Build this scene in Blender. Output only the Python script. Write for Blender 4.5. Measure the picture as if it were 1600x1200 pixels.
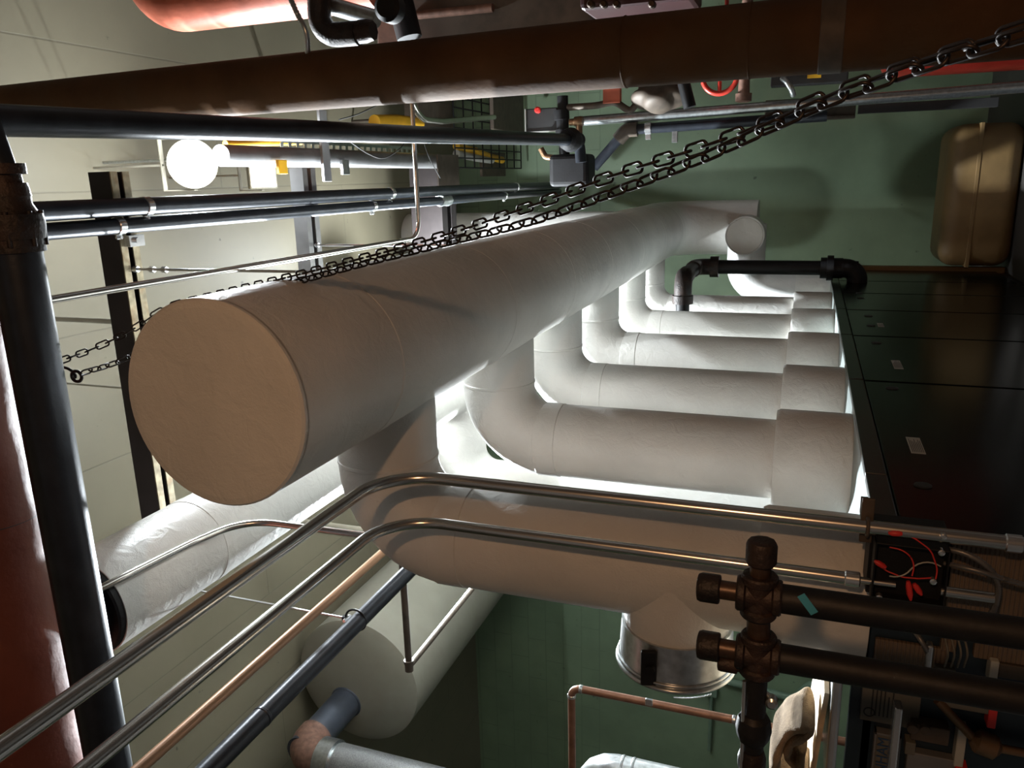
import bpy, bmesh, math, random
from mathutils import Vector, Matrix
random.seed(7)
S = bpy.context.scene
COL = S.collection
for o in list(bpy.data.objects): bpy.data.objects.remove(o)

# ------------------------------------------------------------------ camera
# world: X right, Y down the boiler aisle, Z up; eye of the photographer at the origin,
# the phone held on its side (image left is up)
FPX = 1235.0
RX = Vector((-0.02673766, -0.96786255, -0.25005436))
RY = Vector((0.34366523, -0.2437967, 0.90689436))
RZ = Vector((-0.93871151, -0.06168676, 0.33913926))
cam_d = bpy.data.cameras.new('camera'); cam = bpy.data.objects.new('camera', cam_d); COL.objects.link(cam)
cam_d.sensor_width = 36; cam_d.sensor_fit = 'HORIZONTAL'; cam_d.lens = FPX / 1600 * 36
cam_d.clip_start = 0.05; cam_d.clip_end = 60
right = Vector((RX[0], RY[0], RZ[0])); down = Vector((RX[1], RY[1], RZ[1])); fwd = Vector((RX[2], RY[2], RZ[2]))
cam.matrix_world = Matrix((( right[0], -down[0], -fwd[0], 0), (right[1], -down[1], -fwd[1], 0), (right[2], -down[2], -fwd[2], 0), (0, 0, 0, 1)))
S.camera = cam

# ------------------------------------------------------------------ world, exposure
w = bpy.data.worlds.new('world'); S.world = w; w.use_nodes = True
w.node_tree.nodes['Background'].inputs[0].default_value = (0.55, 0.6, 0.65, 1)
w.node_tree.nodes['Background'].inputs[1].default_value = 0.0
S.view_settings.view_transform = 'Standard'; S.view_settings.look = 'None'
S.view_settings.exposure = 0.0; S.view_settings.gamma = 1.0; S.view_settings.use_curve_mapping = False

ZF, ZC, YB, YN, XL, XR = -2.3, 5.98, 13.4, -6.0, -17.0, 4.6     # floor, ceiling, walls
def point_light(name, loc, watts, color, radius):
    l = bpy.data.lights.new(name, 'POINT'); l.energy = watts; l.color = color; l.shadow_soft_size = radius
    o = bpy.data.objects.new(name, l); COL.objects.link(o); o.location = loc; return o
def spot_light(name, loc, aim, watts, color, radius, deg=150, blend=.6):
    l = bpy.data.lights.new(name, 'SPOT'); l.energy = watts; l.color = color; l.shadow_soft_size = radius; l.spot_size = math.radians(deg); l.spot_blend = blend
    o = bpy.data.objects.new(name, l); COL.objects.link(o); o.location = loc; o.rotation_euler = (Vector(aim) - Vector(loc)).to_track_quat('-Z', 'Y').to_euler(); return o
COOL = (0.88, 0.95, 1.0); WARM = (1.0, 0.54, 0.27)
LA = Vector((0.20, 5.55, 4.88)); LB = Vector((0.11, 6.45, 4.88)); LE = Vector((-3.80, 7.1, 3.5))
LC = Vector((-1.15, 9.2, 4.85)); LD = Vector((-2.55, 7.9, 4.75)); LW = Vector((1.0, -1.1, 0.35))
spot_light('flood_lamp_light', LA + Vector((0, -0.3, -0.25)), (-1.2, 2.5, 0), 600, COOL, 0.07)
point_light('flood_lamp_light', LA + Vector((0, -0.3, -0.1)), 85, COOL, 0.07)
spot_light('flood_lamp_light', LB + Vector((0, -0.25, -0.2)), (-1.2, 8.0, 0), 430, COOL, 0.07)
point_light('ceiling_lamp_light', LC + Vector((0, 0, -0.3)), 330, COOL, 0.07)
spot_light('ceiling_lamp_light', LD + Vector((0, 0, -0.2)), (-1.5, 5.2, 0), 4300, COOL, 0.07, 140, .3)
spot_light('shaded_lamp_light', LE + Vector((0, 0, -0.05)), (-1.8, 2.5, 1.2), 3300, COOL, 0.07, 160, .4)
point_light('work_lamp_light', LW, 125, WARM, 0.05)

# ------------------------------------------------------------------ rays
def ray(px, py):
    c = Vector((px - 800, py - 600, FPX)); return Vector((RX.dot(c), RY.dot(c), RZ.dot(c)))
def P(px, py, Y):  r = ray(px, py); return r * (Y / r[1])
def PZ(px, py, z): r = ray(px, py); return r * (z / r[2])
def PX(px, py, x): r = ray(px, py); return r * (x / r[0])
V = Vector

# ------------------------------------------------------------------ materials
def nodes(name):
    m = bpy.data.materials.new(name); m.use_nodes = True; nt = m.node_tree
    return m, nt, nt.nodes['Principled BSDF']
def mat(name, col, rough=0.5, metal=0.0, var=0.12, vscale=6.0, bump=0.0, bscale=60.0, spec=0.5, dark=None, dscale=3.0, damt=0.5, coat=0.0):
    m, nt, b = nodes(name)
    tc = nt.nodes.new('ShaderNodeTexCoord'); n = nt.nodes.new('ShaderNodeTexNoise'); n.inputs['Scale'].default_value = vscale; n.inputs['Detail'].default_value = 6
    nt.links.new(tc.outputs['Object'], n.inputs['Vector'])
    r = nt.nodes.new('ShaderNodeValToRGB'); r.color_ramp.elements[0].position = .3; r.color_ramp.elements[1].position = .7
    r.color_ramp.elements[0].color = (*[c * (1 - var) for c in col], 1); r.color_ramp.elements[1].color = (*[min(1, c * (1 + var)) for c in col], 1)
    nt.links.new(n.outputs['Fac'], r.inputs['Fac'])
    out = r.outputs['Color']
    if dark:
        n2 = nt.nodes.new('ShaderNodeTexNoise'); n2.inputs['Scale'].default_value = dscale; n2.inputs['Detail'].default_value = 8; nt.links.new(tc.outputs['Object'], n2.inputs['Vector'])
        r2 = nt.nodes.new('ShaderNodeValToRGB'); r2.color_ramp.elements[0].position = .5; r2.color_ramp.elements[1].position = .68
        r2.color_ramp.elements[1].color = (damt,) * 3 + (1,); r2.color_ramp.elements[0].color = (0, 0, 0, 1)
        nt.links.new(n2.outputs['Fac'], r2.inputs['Fac'])
        mx = nt.nodes.new('ShaderNodeMix'); mx.data_type = 'RGBA'; nt.links.new(r2.outputs['Color'], mx.inputs['Factor'])
        nt.links.new(out, mx.inputs['A']); mx.inputs['B'].default_value = (*dark, 1); out = mx.outputs['Result']
    nt.links.new(out, b.inputs['Base Color'])
    b.inputs['Roughness'].default_value = rough; b.inputs['Metallic'].default_value = metal; b.inputs['Specular IOR Level'].default_value = spec
    b.inputs['Coat Weight'].default_value = coat
    if bump:
        n3 = nt.nodes.new('ShaderNodeTexNoise'); n3.inputs['Scale'].default_value = bscale; n3.inputs['Detail'].default_value = 5; nt.links.new(tc.outputs['Object'], n3.inputs['Vector'])
        bp = nt.nodes.new('ShaderNodeBump'); bp.inputs['Strength'].default_value = bump; bp.inputs['Distance'].default_value = 0.01
        nt.links.new(n3.outputs['Fac'], bp.inputs['Height']); nt.links.new(bp.outputs['Normal'], b.inputs['Normal'])
    return m
def emit(name, col, st):
    m, nt, b = nodes(name); b.inputs['Base Color'].default_value = (*col, 1)
    b.inputs['Emission Color'].default_value = (*col, 1); b.inputs['Emission Strength'].default_value = st; return m
def canvas(name, col, rough):
    m, nt, b = nodes(name); L = nt.links.new
    tc = nt.nodes.new('ShaderNodeTexCoord')
    n = nt.nodes.new('ShaderNodeTexNoise'); n.inputs['Scale'].default_value = 2.2; n.inputs['Detail'].default_value = 7; L(tc.outputs['Object'], n.inputs['Vector'])
    r = nt.nodes.new('ShaderNodeValToRGB'); r.color_ramp.elements[0].position = .3; r.color_ramp.elements[1].position = .62
    r.color_ramp.elements[0].color = (*[c * .86 for c in col], 1); r.color_ramp.elements[1].color = (*col, 1)
    L(n.outputs['Fac'], r.inputs['Fac']); L(r.outputs['Color'], b.inputs['Base Color'])
    b.inputs['Roughness'].default_value = rough; b.inputs['Specular IOR Level'].default_value = .45
    # long low wrinkles of the glued cloth + the fine weave
    mp = nt.nodes.new('ShaderNodeMapping'); mp.inputs['Scale'].default_value = (9, 9, 9); L(tc.outputs['Object'], mp.inputs['Vector'])
    n1 = nt.nodes.new('ShaderNodeTexNoise'); n1.inputs['Scale'].default_value = 1.2; n1.inputs['Detail'].default_value = 6; n1.inputs['Distortion'].default_value = .8; L(mp.outputs['Vector'], n1.inputs['Vector'])
    n2 = nt.nodes.new('ShaderNodeTexNoise'); n2.inputs['Scale'].default_value = 160; n2.inputs['Detail'].default_value = 2; L(tc.outputs['Object'], n2.inputs['Vector'])
    b1 = nt.nodes.new('ShaderNodeBump'); b1.inputs['Strength'].default_value = .6; b1.inputs['Distance'].default_value = .012; L(n1.outputs['Fac'], b1.inputs['Height'])
    b2 = nt.nodes.new('ShaderNodeBump'); b2.inputs['Strength'].default_value = .4; b2.inputs['Distance'].default_value = .003; L(n2.outputs['Fac'], b2.inputs['Height']); L(b1.outputs['Normal'], b2.inputs['Normal'])
    L(b2.outputs['Normal'], b.inputs['Normal']); return m
M = {}
M['white'] = canvas('white_canvas_jacket', (.72, .71, .67), .42)
M['white2'] = canvas('white_pvc_jacket', (.72, .72, .70), .25)
M['brown'] = mat('brown_canvas_jacket', (.075, .036, .014), .8, spec=.2, var=.25, vscale=3, bump=.25, bscale=30, dark=(.07, .045, .025), dscale=1.8, damt=.7)
M['redins'] = mat('red_pipe_jacket', (.50, .13, .075), .5, var=.15, bump=.2, bscale=25)
M['redbrown'] = mat('red_brown_jacket', (.15, .034, .015), .6, var=.2, vscale=4, bump=.7, bscale=9, dark=(.05, .02, .015), dscale=2)
M['black'] = mat('black_iron', (.007, .007, .008), .55, var=.3, vscale=12, bump=.1, bscale=50, spec=.3)
M['blackpipe'] = mat('black_steel_pipe', (.022, .026, .034), .36, metal=.4, var=.3, vscale=9, bump=.06, bscale=70)
M['cast'] = mat('rusty_cast_iron', (.016, .010, .008), .55, metal=.25, var=.5, vscale=14, bump=.5, bscale=60, dark=(.05, .022, .012), dscale=9, damt=.5)
M['galv'] = mat('galvanised_steel', (.50, .53, .54), .28, metal=.9, var=.18, vscale=30, bump=.05)
M['emt'] = mat('steel_conduit', (.62, .60, .56), .24, metal=1.0, var=.06)
M['chrome'] = mat('zinc_plated_steel', (.75, .77, .78), .22, metal=.9, var=.05)
M['copper'] = mat('copper_pipe', (.26, .13, .08), .42, metal=.5, var=.25, vscale=15, dark=(.16, .08, .05), dscale=7)
M['tancopper'] = mat('painted_copper_pipe', (.60, .34, .20), .4, metal=.3, var=.1)
M['beam'] = mat('dark_beam_paint', (.035, .028, .028), .6, var=.2)
M['beamflange'] = mat('worn_steel_flange', (.42, .36, .24), .45, metal=.5, var=.4, vscale=18, dark=(.25, .12, .04), dscale=12)
M['beamgrey'] = mat('grey_steel', (.20, .20, .20), .5, metal=.4, var=.15)
M['boiler'] = mat('black_enamel', (.004, .006, .005), .18, var=.2, spec=.12)
M['rail'] = mat('black_rail_enamel', (.012, .018, .017), .3, var=.2)
M['plate'] = mat('grey_top_plate', (.28, .32, .31), .4, metal=.5, var=.15)
M['navy'] = mat('dark_blue_enamel', (.010, .022, .035), .4, var=.2)
M['tan'] = mat('tan_canvas', (.22, .135, .05), .6, var=.15, vscale=3, bump=.15, bscale=20, dark=(.14, .085, .035), dscale=2)
M['dullbrown'] = mat('dull_brown_steel', (.085, .065, .048), .6, metal=.2, var=.3, vscale=10, dark=(.04, .025, .017), dscale=5)
M['greyduct'] = mat('grey_duct_jacket', (.27, .26, .21), .65, var=.12, vscale=1.5, bump=.2, bscale=12, dark=(.2, .18, .15), dscale=1.2)
M['bluegrey'] = mat('blue_grey_paint', (.055, .065, .085), .45, metal=.3, var=.2)
M['sheet'] = mat('spangled_sheet_metal', (.34, .35, .36), .45, metal=.7, var=.35, vscale=90, bump=.15, bscale=120)
M['rust'] = mat('rust_brown_iron', (.20, .11, .08), .6, metal=.3, var=.3, vscale=20)
M['red'] = mat('red_plastic', (.62, .03, .025), .45)
M['darkred'] = mat('dark_red_enamel', (.035, .004, .006), .4)
M['redtank'] = mat('red_enamel', (.55, .045, .03), .3)
M['yellow'] = mat('yellow_plastic', (.75, .42, .02), .5)
M['paper'] = mat('printed_white_label', (.42, .42, .38), .6)
M['greylabel'] = mat('grey_printed_panel', (.12, .115, .095), .6, var=.12)
M['ink'] = mat('dark_ink', (.02, .02, .02), .6)
M['blueink'] = mat('blue_ink', (.02, .06, .14), .5)
M['bluetape'] = mat('blue_tape', (.05, .28, .40), .5)
M['flex'] = mat('dull_armoured_steel', (.16, .155, .15), .4, metal=.6)
M['rustdark'] = mat('dark_rusty_nipple', (.06, .035, .022), .4, metal=.5, var=.4, vscale=40)
M['brass'] = mat('tarnished_brass', (.22, .13, .07), .4, metal=.7, var=.2)
M['wood'] = mat('pale_plywood', (.70, .55, .36), .6, var=.12, vscale=20)
M['towel'] = mat('tan_terry_cloth', (.42, .31, .20), .95, var=.2, vscale=25, bump=1.0, bscale=220)
M['chain'] = mat('dark_chain_steel', (.022, .016, .014), .45, metal=.6, var=.3)
M['greenpaint'] = mat('green_painted_steel', (.16, .24, .17), .5)
M['lampface'] = emit('lamp_glass', (.95, .98, 1.0), 25)
M['warmface'] = emit('warm_lamp_glass', (1.0, .7, .4), 12)
M['lamphouse'] = mat('lamp_housing', (.30, .28, .22), .5)

def fins(name, col):
    m = mat(name, col, .55, var=.12); nt = m.node_tree; b = nt.nodes['Principled BSDF']
    tc = nt.nodes.new('ShaderNodeTexCoord'); wv = nt.nodes.new('ShaderNodeTexWave'); wv.bands_direction = 'Z'; wv.inputs['Scale'].default_value = 22
    nt.links.new(tc.outputs['Object'], wv.inputs['Vector'])
    bp = nt.nodes.new('ShaderNodeBump'); bp.inputs['Strength'].default_value = 1; bp.inputs['Distance'].default_value = .004
    nt.links.new(wv.outputs['Fac'], bp.inputs['Height']); nt.links.new(bp.outputs['Normal'], b.inputs['Normal']); return m
M['fins'] = fins('ribbed_tan_casing', (.15, .11, .075))

def wall_mat(name, col, block=None, seam=None, mott=.10):
    """painted masonry: mottled paint, optional block joints / formwork seams"""
    m, nt, b = nodes(name); L = nt.links.new
    tc = nt.nodes.new('ShaderNodeTexCoord')
    n = nt.nodes.new('ShaderNodeTexNoise'); n.inputs['Scale'].default_value = .9; n.inputs['Detail'].default_value = 8; n.inputs['Roughness'].default_value = .6; L(tc.outputs['Object'], n.inputs['Vector'])
    r = nt.nodes.new('ShaderNodeValToRGB'); r.color_ramp.elements[0].position = .32; r.color_ramp.elements[1].position = .66
    r.color_ramp.elements[0].color = (*[c * (1 - mott) for c in col], 1); r.color_ramp.elements[1].color = (*[c * (1 + mott) for c in col], 1)
    L(n.outputs['Fac'], r.inputs['Fac']); out = r.outputs['Color']
    ns = nt.nodes.new('ShaderNodeTexNoise'); ns.inputs['Scale'].default_value = 7; ns.inputs['Detail'].default_value = 3; L(tc.outputs['Object'], ns.inputs['Vector'])
    rs = nt.nodes.new('ShaderNodeValToRGB'); rs.color_ramp.elements[0].position = .72; rs.color_ramp.elements[1].position = .78; L(ns.outputs['Fac'], rs.inputs['Fac'])
    ms = nt.nodes.new('ShaderNodeMix'); ms.data_type = 'RGBA'; L(rs.outputs['Color'], ms.inputs['Factor']); L(out, ms.inputs['A']); ms.inputs['B'].default_value = (*[c * .45 for c in col], 1); out = ms.outputs['Result']
    if block:
        mp = nt.nodes.new('ShaderNodeMapping'); mp.inputs['Rotation'].default_value = block[2]; L(tc.outputs['Object'], mp.inputs['Vector'])
        br = nt.nodes.new('ShaderNodeTexBrick'); br.inputs['Scale'].default_value = 1; br.inputs['Brick Width'].default_value = block[0]; br.inputs['Row Height'].default_value = block[1]
        br.inputs['Mortar Size'].default_value = .008; br.inputs['Mortar Smooth'].default_value = .3
        L(mp.outputs['Vector'], br.inputs['Vector'])
        mx = nt.nodes.new('ShaderNodeMix'); mx.data_type = 'RGBA'; L(br.outputs['Fac'], mx.inputs['Factor']); L(out, mx.inputs['A']); mx.inputs['B'].default_value = (*[c * .78 for c in col], 1)
        out = mx.outputs['Result']
        bp = nt.nodes.new('ShaderNodeBump'); bp.invert = True; bp.inputs['Strength'].default_value = .4; bp.inputs['Distance'].default_value = .01; L(br.outputs['Fac'], bp.inputs['Height']); L(bp.outputs['Normal'], b.inputs['Normal'])
    L(out, b.inputs['Base Color']); b.inputs['Roughness'].default_value = .55; return m
GREEN = (.19, .265, .165)
M['wall'] = wall_mat('green_painted_block', GREEN, block=(.9, .37, (math.pi / 2, 0, 0)), mott=.12)
M['wall_plain'] = wall_mat('green_painted_plaster', GREEN, mott=.14)
M['wall_side'] = wall_mat('green_side_wall', GREEN)
M['ceil'] = wall_mat('beige_painted_concrete', (.185, .165, .112), block=(4.8, 1.22, (0, 0, math.pi / 2)), mott=.06)
M['floor'] = wall_mat('dark_stained_concrete_floor', (.055, .05, .045))
M['wall_dark'] = wall_mat('dark_brown_brick_wall', (.06, .042, .032), block=(.42, .2, (math.pi / 2, 0, 0)))

# ------------------------------------------------------------------ geometry
def ringframes(pts):
    n = len(pts); T = []
    for i in range(n):
        a = pts[max(i - 1, 0)]; b = pts[min(i + 1, n - 1)]; T.append((b - a).normalized())
    t0 = T[0]; up = V((0, 0, 1)) if abs(t0.z) < .9 else V((1, 0, 0))
    u = (up - t0 * up.dot(t0)).normalized(); fr = []
    for i in range(n):
        t = T[i]; u = (u - t * u.dot(t)).normalized(); fr.append((u, t.cross(u)))
    return fr, T
def tube(bm, pts, r, seg=20, caps=True):
    pts = [V(p) for p in pts]; fr, T = ringframes(pts); R = r if isinstance(r, (list, tuple)) else [r] * len(pts)
    rings = []
    for i, p in enumerate(pts):
        u, v = fr[i]
        # keep mitred rings true at corners
        rings.append([bm.verts.new(p + (u * math.cos(2 * math.pi * k / seg) + v * math.sin(2 * math.pi * k / seg)) * R[i]) for k in range(seg)])
    for a, b in zip(rings, rings[1:]):
        for k in range(seg):
            f = bm.faces.new((a[k], a[(k + 1) % seg], b[(k + 1) % seg], b[k])); f.smooth = True
    if caps:
        for rg, fl in ((rings[0], True), (rings[-1], False)):
            f = bm.faces.new(list(reversed(rg)) if fl else rg); f.smooth = False
            for e in f.edges: e.smooth = False
    return bm
def fillet(pts, rad, n=8):
    pts = [V(p) for p in pts]; out = [pts[0]]
    rads = rad if isinstance(rad, (list, tuple)) else [rad] * (len(pts) - 2)
    for i in range(1, len(pts) - 1):
        a, b, c = pts[i - 1], pts[i], pts[i + 1]; r = rads[i - 1]
        d1 = (a - b).normalized(); d2 = (c - b).normalized(); ang = d1.angle(d2)
        if ang > 3.1: out.append(b); continue
        t = min(r / math.tan(ang / 2), (a - b).length * .95, (c - b).length * .95); r = t * math.tan(ang / 2)
        cen = b + (d1 + d2).normalized() * (r / math.sin(ang / 2))
        p1 = b + d1 * t; p2 = b + d2 * t; v1 = p1 - cen; v2 = p2 - cen; tot = v1.angle(v2); ax = v1.cross(v2).normalized()
        for k in range(n + 1): out.append(cen + Matrix.Rotation(tot * k / n, 3, ax) @ v1)
    out.append(pts[-1]); return out
def prof(bm, a, b, profile, seg=24):
    """lathe along a->b; profile = [(t along metres, radius), ...]"""
    a = V(a); d = (V(b) - a).normalized()
    up = V((0, 0, 1)) if abs(d.z) < .9 else V((1, 0, 0)); u = (up - d * up.dot(d)).normalized(); v = d.cross(u)
    rings = []
    for t, r in profile:
        rings.append([bm.verts.new(a + d * t + (u * math.cos(2 * math.pi * k / seg) + v * math.sin(2 * math.pi * k / seg)) * max(r, 1e-4)) for k in range(seg)])
    for x, y in zip(rings, rings[1:]):
        for k in range(seg):
            f = bm.faces.new((x[k], x[(k + 1) % seg], y[(k + 1) % seg], y[k])); f.smooth = True
    bm.faces.new(list(reversed(rings[0]))); bm.faces.new(rings[-1])
    for i, ((t0, r0)) in enumerate(profile):
        if 0 < i < len(profile) - 1:
            d1 = V((profile[i][0] - profile[i - 1][0], profile[i][1] - profile[i - 1][1])); d2 = V((profile[i + 1][0] - profile[i][0], profile[i + 1][1] - profile[i][1]))
            if d1.length > 0 and d2.length > 0 and d1.angle(d2) > .6:
                for k in range(seg):
                    e = bm.edges.get((rings[i][k], rings[i][(k + 1) % seg]))
                    if e: e.smooth = False
    for rg in (rings[0], rings[-1]):
        for k in range(seg):
            e = bm.edges.get((rg[k], rg[(k + 1) % seg]))
            if e: e.smooth = False
    return bm
def box(bm, lo, hi, bevel=0.0, rot=None, org=None, segs=2):
    lo = V(lo); hi = V(hi); r = bmesh.ops.create_cube(bm, size=1); vs = r['verts']
    for v in vs: v.co = V((lo[i] + (v.co[i] + .5) * (hi[i] - lo[i]) for i in range(3)))
    if bevel:
        es = list({e for v in vs for e in v.link_edges}); rr = bmesh.ops.bevel(bm, geom=es, offset=bevel, segments=segs, affect='EDGES', profile=.5)
        vs = list({v for f in rr['faces'] for v in f.verts} | {v for v in vs if v.is_valid})
    if rot is not None:
        o = org or (lo + hi) / 2
        for v in vs: v.co = o + rot @ (v.co - o)
    return bm
def torus(bm, c, n, R, r, seg=32, sub=10, arc=2 * math.pi, start=0, ref=None):
    n = V(n).normalized(); up = V(ref) if ref else (V((0, 0, 1)) if abs(n.z) < .9 else V((1, 0, 0))); u = (up - n * up.dot(n)).normalized(); v = n.cross(u)
    full = abs(arc - 2 * math.pi) < 1e-6; cnt = seg if full else seg + 1; rings = []
    for i in range(cnt):
        a = start + arc * i / seg; rd = u * math.cos(a) + v * math.sin(a)
        rings.append([bm.verts.new(V(c) + rd * (R + r * math.cos(2 * math.pi * k / sub)) + n * (r * math.sin(2 * math.pi * k / sub))) for k in range(sub)])
    prs = list(zip(rings, rings[1:])) + ([(rings[-1], rings[0])] if full else [])
    for a, b in prs:
        for k in range(sub):
            f = bm.faces.new((a[k], a[(k + 1) % sub], b[(k + 1) % sub], b[k])); f.smooth = True
    if not full: bm.faces.new(rings[0]); bm.faces.new(rings[-1])
    return bm
NB = bmesh.new
def tag(o, label, cat, group=None):
    o['label'] = label; o['category'] = cat
    if group: o['group'] = group
    return o
def link(name, bm, m, off):
    bmesh.ops.recalc_face_normals(bm, faces=bm.faces[:])
    me = bpy.data.meshes.new(name)
    for v in bm.verts: v.co -= off
    bm.to_mesh(me); bm.free(); me.materials.append(M[m] if isinstance(m, str) else m)
    o = bpy.data.objects.new(name, me); COL.objects.link(o); return o
def thing(name, label, cat, loc, group=None):
    o = bpy.data.objects.new(name, None); COL.objects.link(o); o.location = V(loc); o.empty_display_size = .1
    o['_off'] = list(loc); return tag(o, label, cat, group)
def part(name, bm, m, root, label=None):
    off = V(root['_off']); o = link(name, bm, m, off); o.parent = root; o['_off'] = list(off)
    if label: o['label'] = label
    return o
def solo(name, bm, m, label, cat, group=None, loc=None):
    if loc is None:
        c = V((0, 0, 0)); k = 0
        for v in bm.verts: c += v.co; k += 1
        loc = c / k
    o = link(name, bm, m, V(loc)); o.location = loc; o['_off'] = list(loc); return tag(o, label, cat, group)
def struct(name, bm, m):
    o = link(name, bm, m, V((0, 0, 0))); o['kind'] = 'structure'; return o
def bandring(bm, a, d, R, w=.05, t=.006):
    prof(bm, V(a) - V(d) * w / 2, V(a) + V(d) * w / 2, [(0, R), (.004, R + t), (w - .004, R + t), (w, R)], 40)

# ------------------------------------------------------------------ room shell
b = NB(); box(b, (XL, YN, ZF - .2), (XR, YB, ZF)); struct('floor', b, 'floor')
b = NB(); box(b, (XL, YN, ZC), (XR, YB, ZC + .2)); struct('ceiling', b, 'ceil')
b = NB(); box(b, (XL, YB, ZF), (XR, YB + .2, 3.2)); struct('wall_back', b, 'wall_plain')
b = NB(); box(b, (XL, YB, 3.2), (XR, YB + .2, ZC)); struct('wall_back_upper', b, 'wall')
b = NB(); box(b, (XL - .2, YN, ZF), (XL, YB, ZC)); struct('wall_left', b, 'wall_side')
b = NB(); box(b, (XR, YN, ZF), (XR + .2, YB, ZC)); struct('wall_right', b, 'wall_dark')
b = NB(); box(b, (XL, YN - .2, ZF), (XR, YN, ZC)); struct('wall_front', b, 'wall_dark')

# ------------------------------------------------------------------ the big white header
HX, HZ, HR = -.692, 1.803, .355
YE = 11.05
t = thing('header_pipe', 'huge white canvas-jacketed header pipe with a round blank end facing the viewer', 'pipe', (HX, 2, HZ))
b = NB(); tube(b, fillet([(HX, 2.02, HZ), (HX, YE, HZ), (HX, YE, .62)], .55, 12), HR, 72); part('pipe_jacket', b, 'white', t)
b = NB(); prof(b, (HX, 2.03, HZ), (HX, 1, HZ), [(0, HR), (.022, HR), (.031, HR - .008), (.034, HR - .03)], 72); part('end_cap', b, 'white', t, 'flat round canvas-covered end cap')
for y in (2.72, 4.02, 5.2, 6.3, 7.6, 8.9, 10.2):
    b = NB(); bandring(b, (HX, y, HZ), (0, 1, 0), HR, .10, .003); part('seam_band', b, 'white', t)

# ------------------------------------------------------------------ white risers
RXC, RR = -1.61, .23
CZ = .10
ZB = -.30                                                       # top of the boilers
YR = [3.12, 4.58, 5.74, 7.02, 8.30, 9.50]
rl = ['nearest and widest white riser, with a round draft damper on its side',
      'second white riser from the near end, its wide collar fully in view',
      'third white riser from the near end, brown-lit along its length',
      'fourth white riser from the near end, crossed by a diagonal shadow',
      'fifth white riser from the near end, behind a short black iron stub',
      'sixth white riser from the near end, beside the long black iron pipe']
risers = []
for i, y in enumerate(YR):
    t = thing('riser_pipe', rl[i], 'pipe', (RXC, y, ZB), 'white insulated risers between boilers and header')
    b = NB(); tube(b, fillet([(-.82, y, HZ), (RXC, y, HZ), (RXC, y, CZ - .05)], .34, 12), RR if i else RR + .005, 48); part('pipe_jacket', b, 'white', t)
    b = NB(); bandring(b, (RXC, y, HZ - .36), (0, 0, 1), RR + (0 if i else .005), .14, .004); part('seam_band', b, 'white', t)
    b = NB(); bandring(b, (RXC + .36, y, HZ), (1, 0, 0), RR + (0 if i else .005), .02, .004); part('seam_band', b, 'white', t)
    b = NB(); prof(b, (RXC, y, ZB), (RXC, y, 1), [(0, .29), (.012, .295), (CZ - ZB - .02, .295), (CZ - ZB, .285), (CZ - ZB, RR - .01)], 56); part('collar', b, 'white', t, 'wide canvas collar on the boiler outlet')
    risers.append(t)
# damper on the first riser
t = thing('draft_damper', 'round galvanised barometric damper sticking out of the nearest white riser', 'damper', (-1.84, 3.12, .42))
DZ = P(1058, 985, 3.12)[2]; DY = 3.10
dx0, dx1 = -1.80, P(1060, 1078, 2.87)[0]
b = NB(); prof(b, (-1.62, DY, DZ), (-3, DY, DZ), [(0, .215), (.27, .226), (.28, .22)], 56); part('pipe_stub', b, 'white', t, 'white canvas-covered branch stub')
b = NB(); prof(b, (-1.86, DY, DZ), (-3, DY, DZ), [(0, .236), (-1.86 - dx1 - .01, .246)], 56); part('sheet_ring', b, 'galv', t)
b = NB(); torus(b, (dx1, DY, DZ), (1, 0, 0), .250, .011, 64, 10); torus(b, (dx1 + .022, DY, DZ), (1, 0, 0), .247, .007, 64, 8); part('rim_bead', b, 'galv', t)
b = NB(); prof(b, (dx1 + .03, DY, DZ), (dx1 - 1, DY, DZ), [(0, .236), (.008, .236)], 56); part('damper_gate', b, 'sheet', t)
c = V(((dx1 - 1.86) / 2, DY - .243, DZ + .075)); rt = Matrix.Rotation(math.radians(16), 3, 'X')
b = NB(); box(b, c + V((-.085, -.010, -.032)), c + V((.075, .010, .032)), .006, rt, c); prof(b, c + V((0, -.03, -.01)), c + V((0, 1, -.01)), [(0, .018), (.03, .018)], 20); part('weight_bracket', b, 'black', t, 'black pivot bracket')
c = V((-2.07, DY - .248, DZ + .01))
b = NB()
for k in range(22):
    a = math.radians(-8 - k * 1.7) ; torus(b, (c[0], DY - .25 * math.cos(a), DZ + .25 * math.sin(a)), (0, 0, 1) if k % 2 else (1, 0, 0), .0035, .0012, 8, 5)
part('bead_chain', b, 'chrome', t)
b = NB(); box(b, (-2.13, DY - .256, DZ + .055), (-2.10, DY - .243, DZ + .085), .003); part('adjusting_clip', b, 'chrome', t)

# last riser off the end of the header: lies across, capped tee, elbow, down
y6, z6 = 10.62, .72
t = thing('riser_pipe', 'farthest white riser, with a round capped tee end facing the viewer', 'pipe', (-1.5, y6, ZB), 'white insulated risers between boilers and header')
b = NB(); tube(b, fillet([(-.62, y6, z6), (-1.40, y6, z6), (-1.40, y6, CZ)], .26, 12), .235, 48); part('pipe_jacket', b, 'white2', t)
b = NB(); tube(b, [(-.74, y6, z6 ), (-.74, y6 - .40, z6)], .235, 48); torus(b, (-.74, y6 - .395, z6), (0, 1, 0), .225, .01, 48, 8); part('tee_branch', b, 'white2', t)
b = NB(); prof(b, (-.74, y6 - .395, z6), (-.74, y6 - 2, z6), [(0, .22), (.012, .21)], 48); part('end_cap', b, 'white', t, 'brownish flat round end cap')
b = NB(); prof(b, (-1.40, y6, ZB), (-1.40, y6, 1), [(0, .24), (.38, .243), (.40, .24)], 48); part('collar', b, 'white', t)

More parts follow.
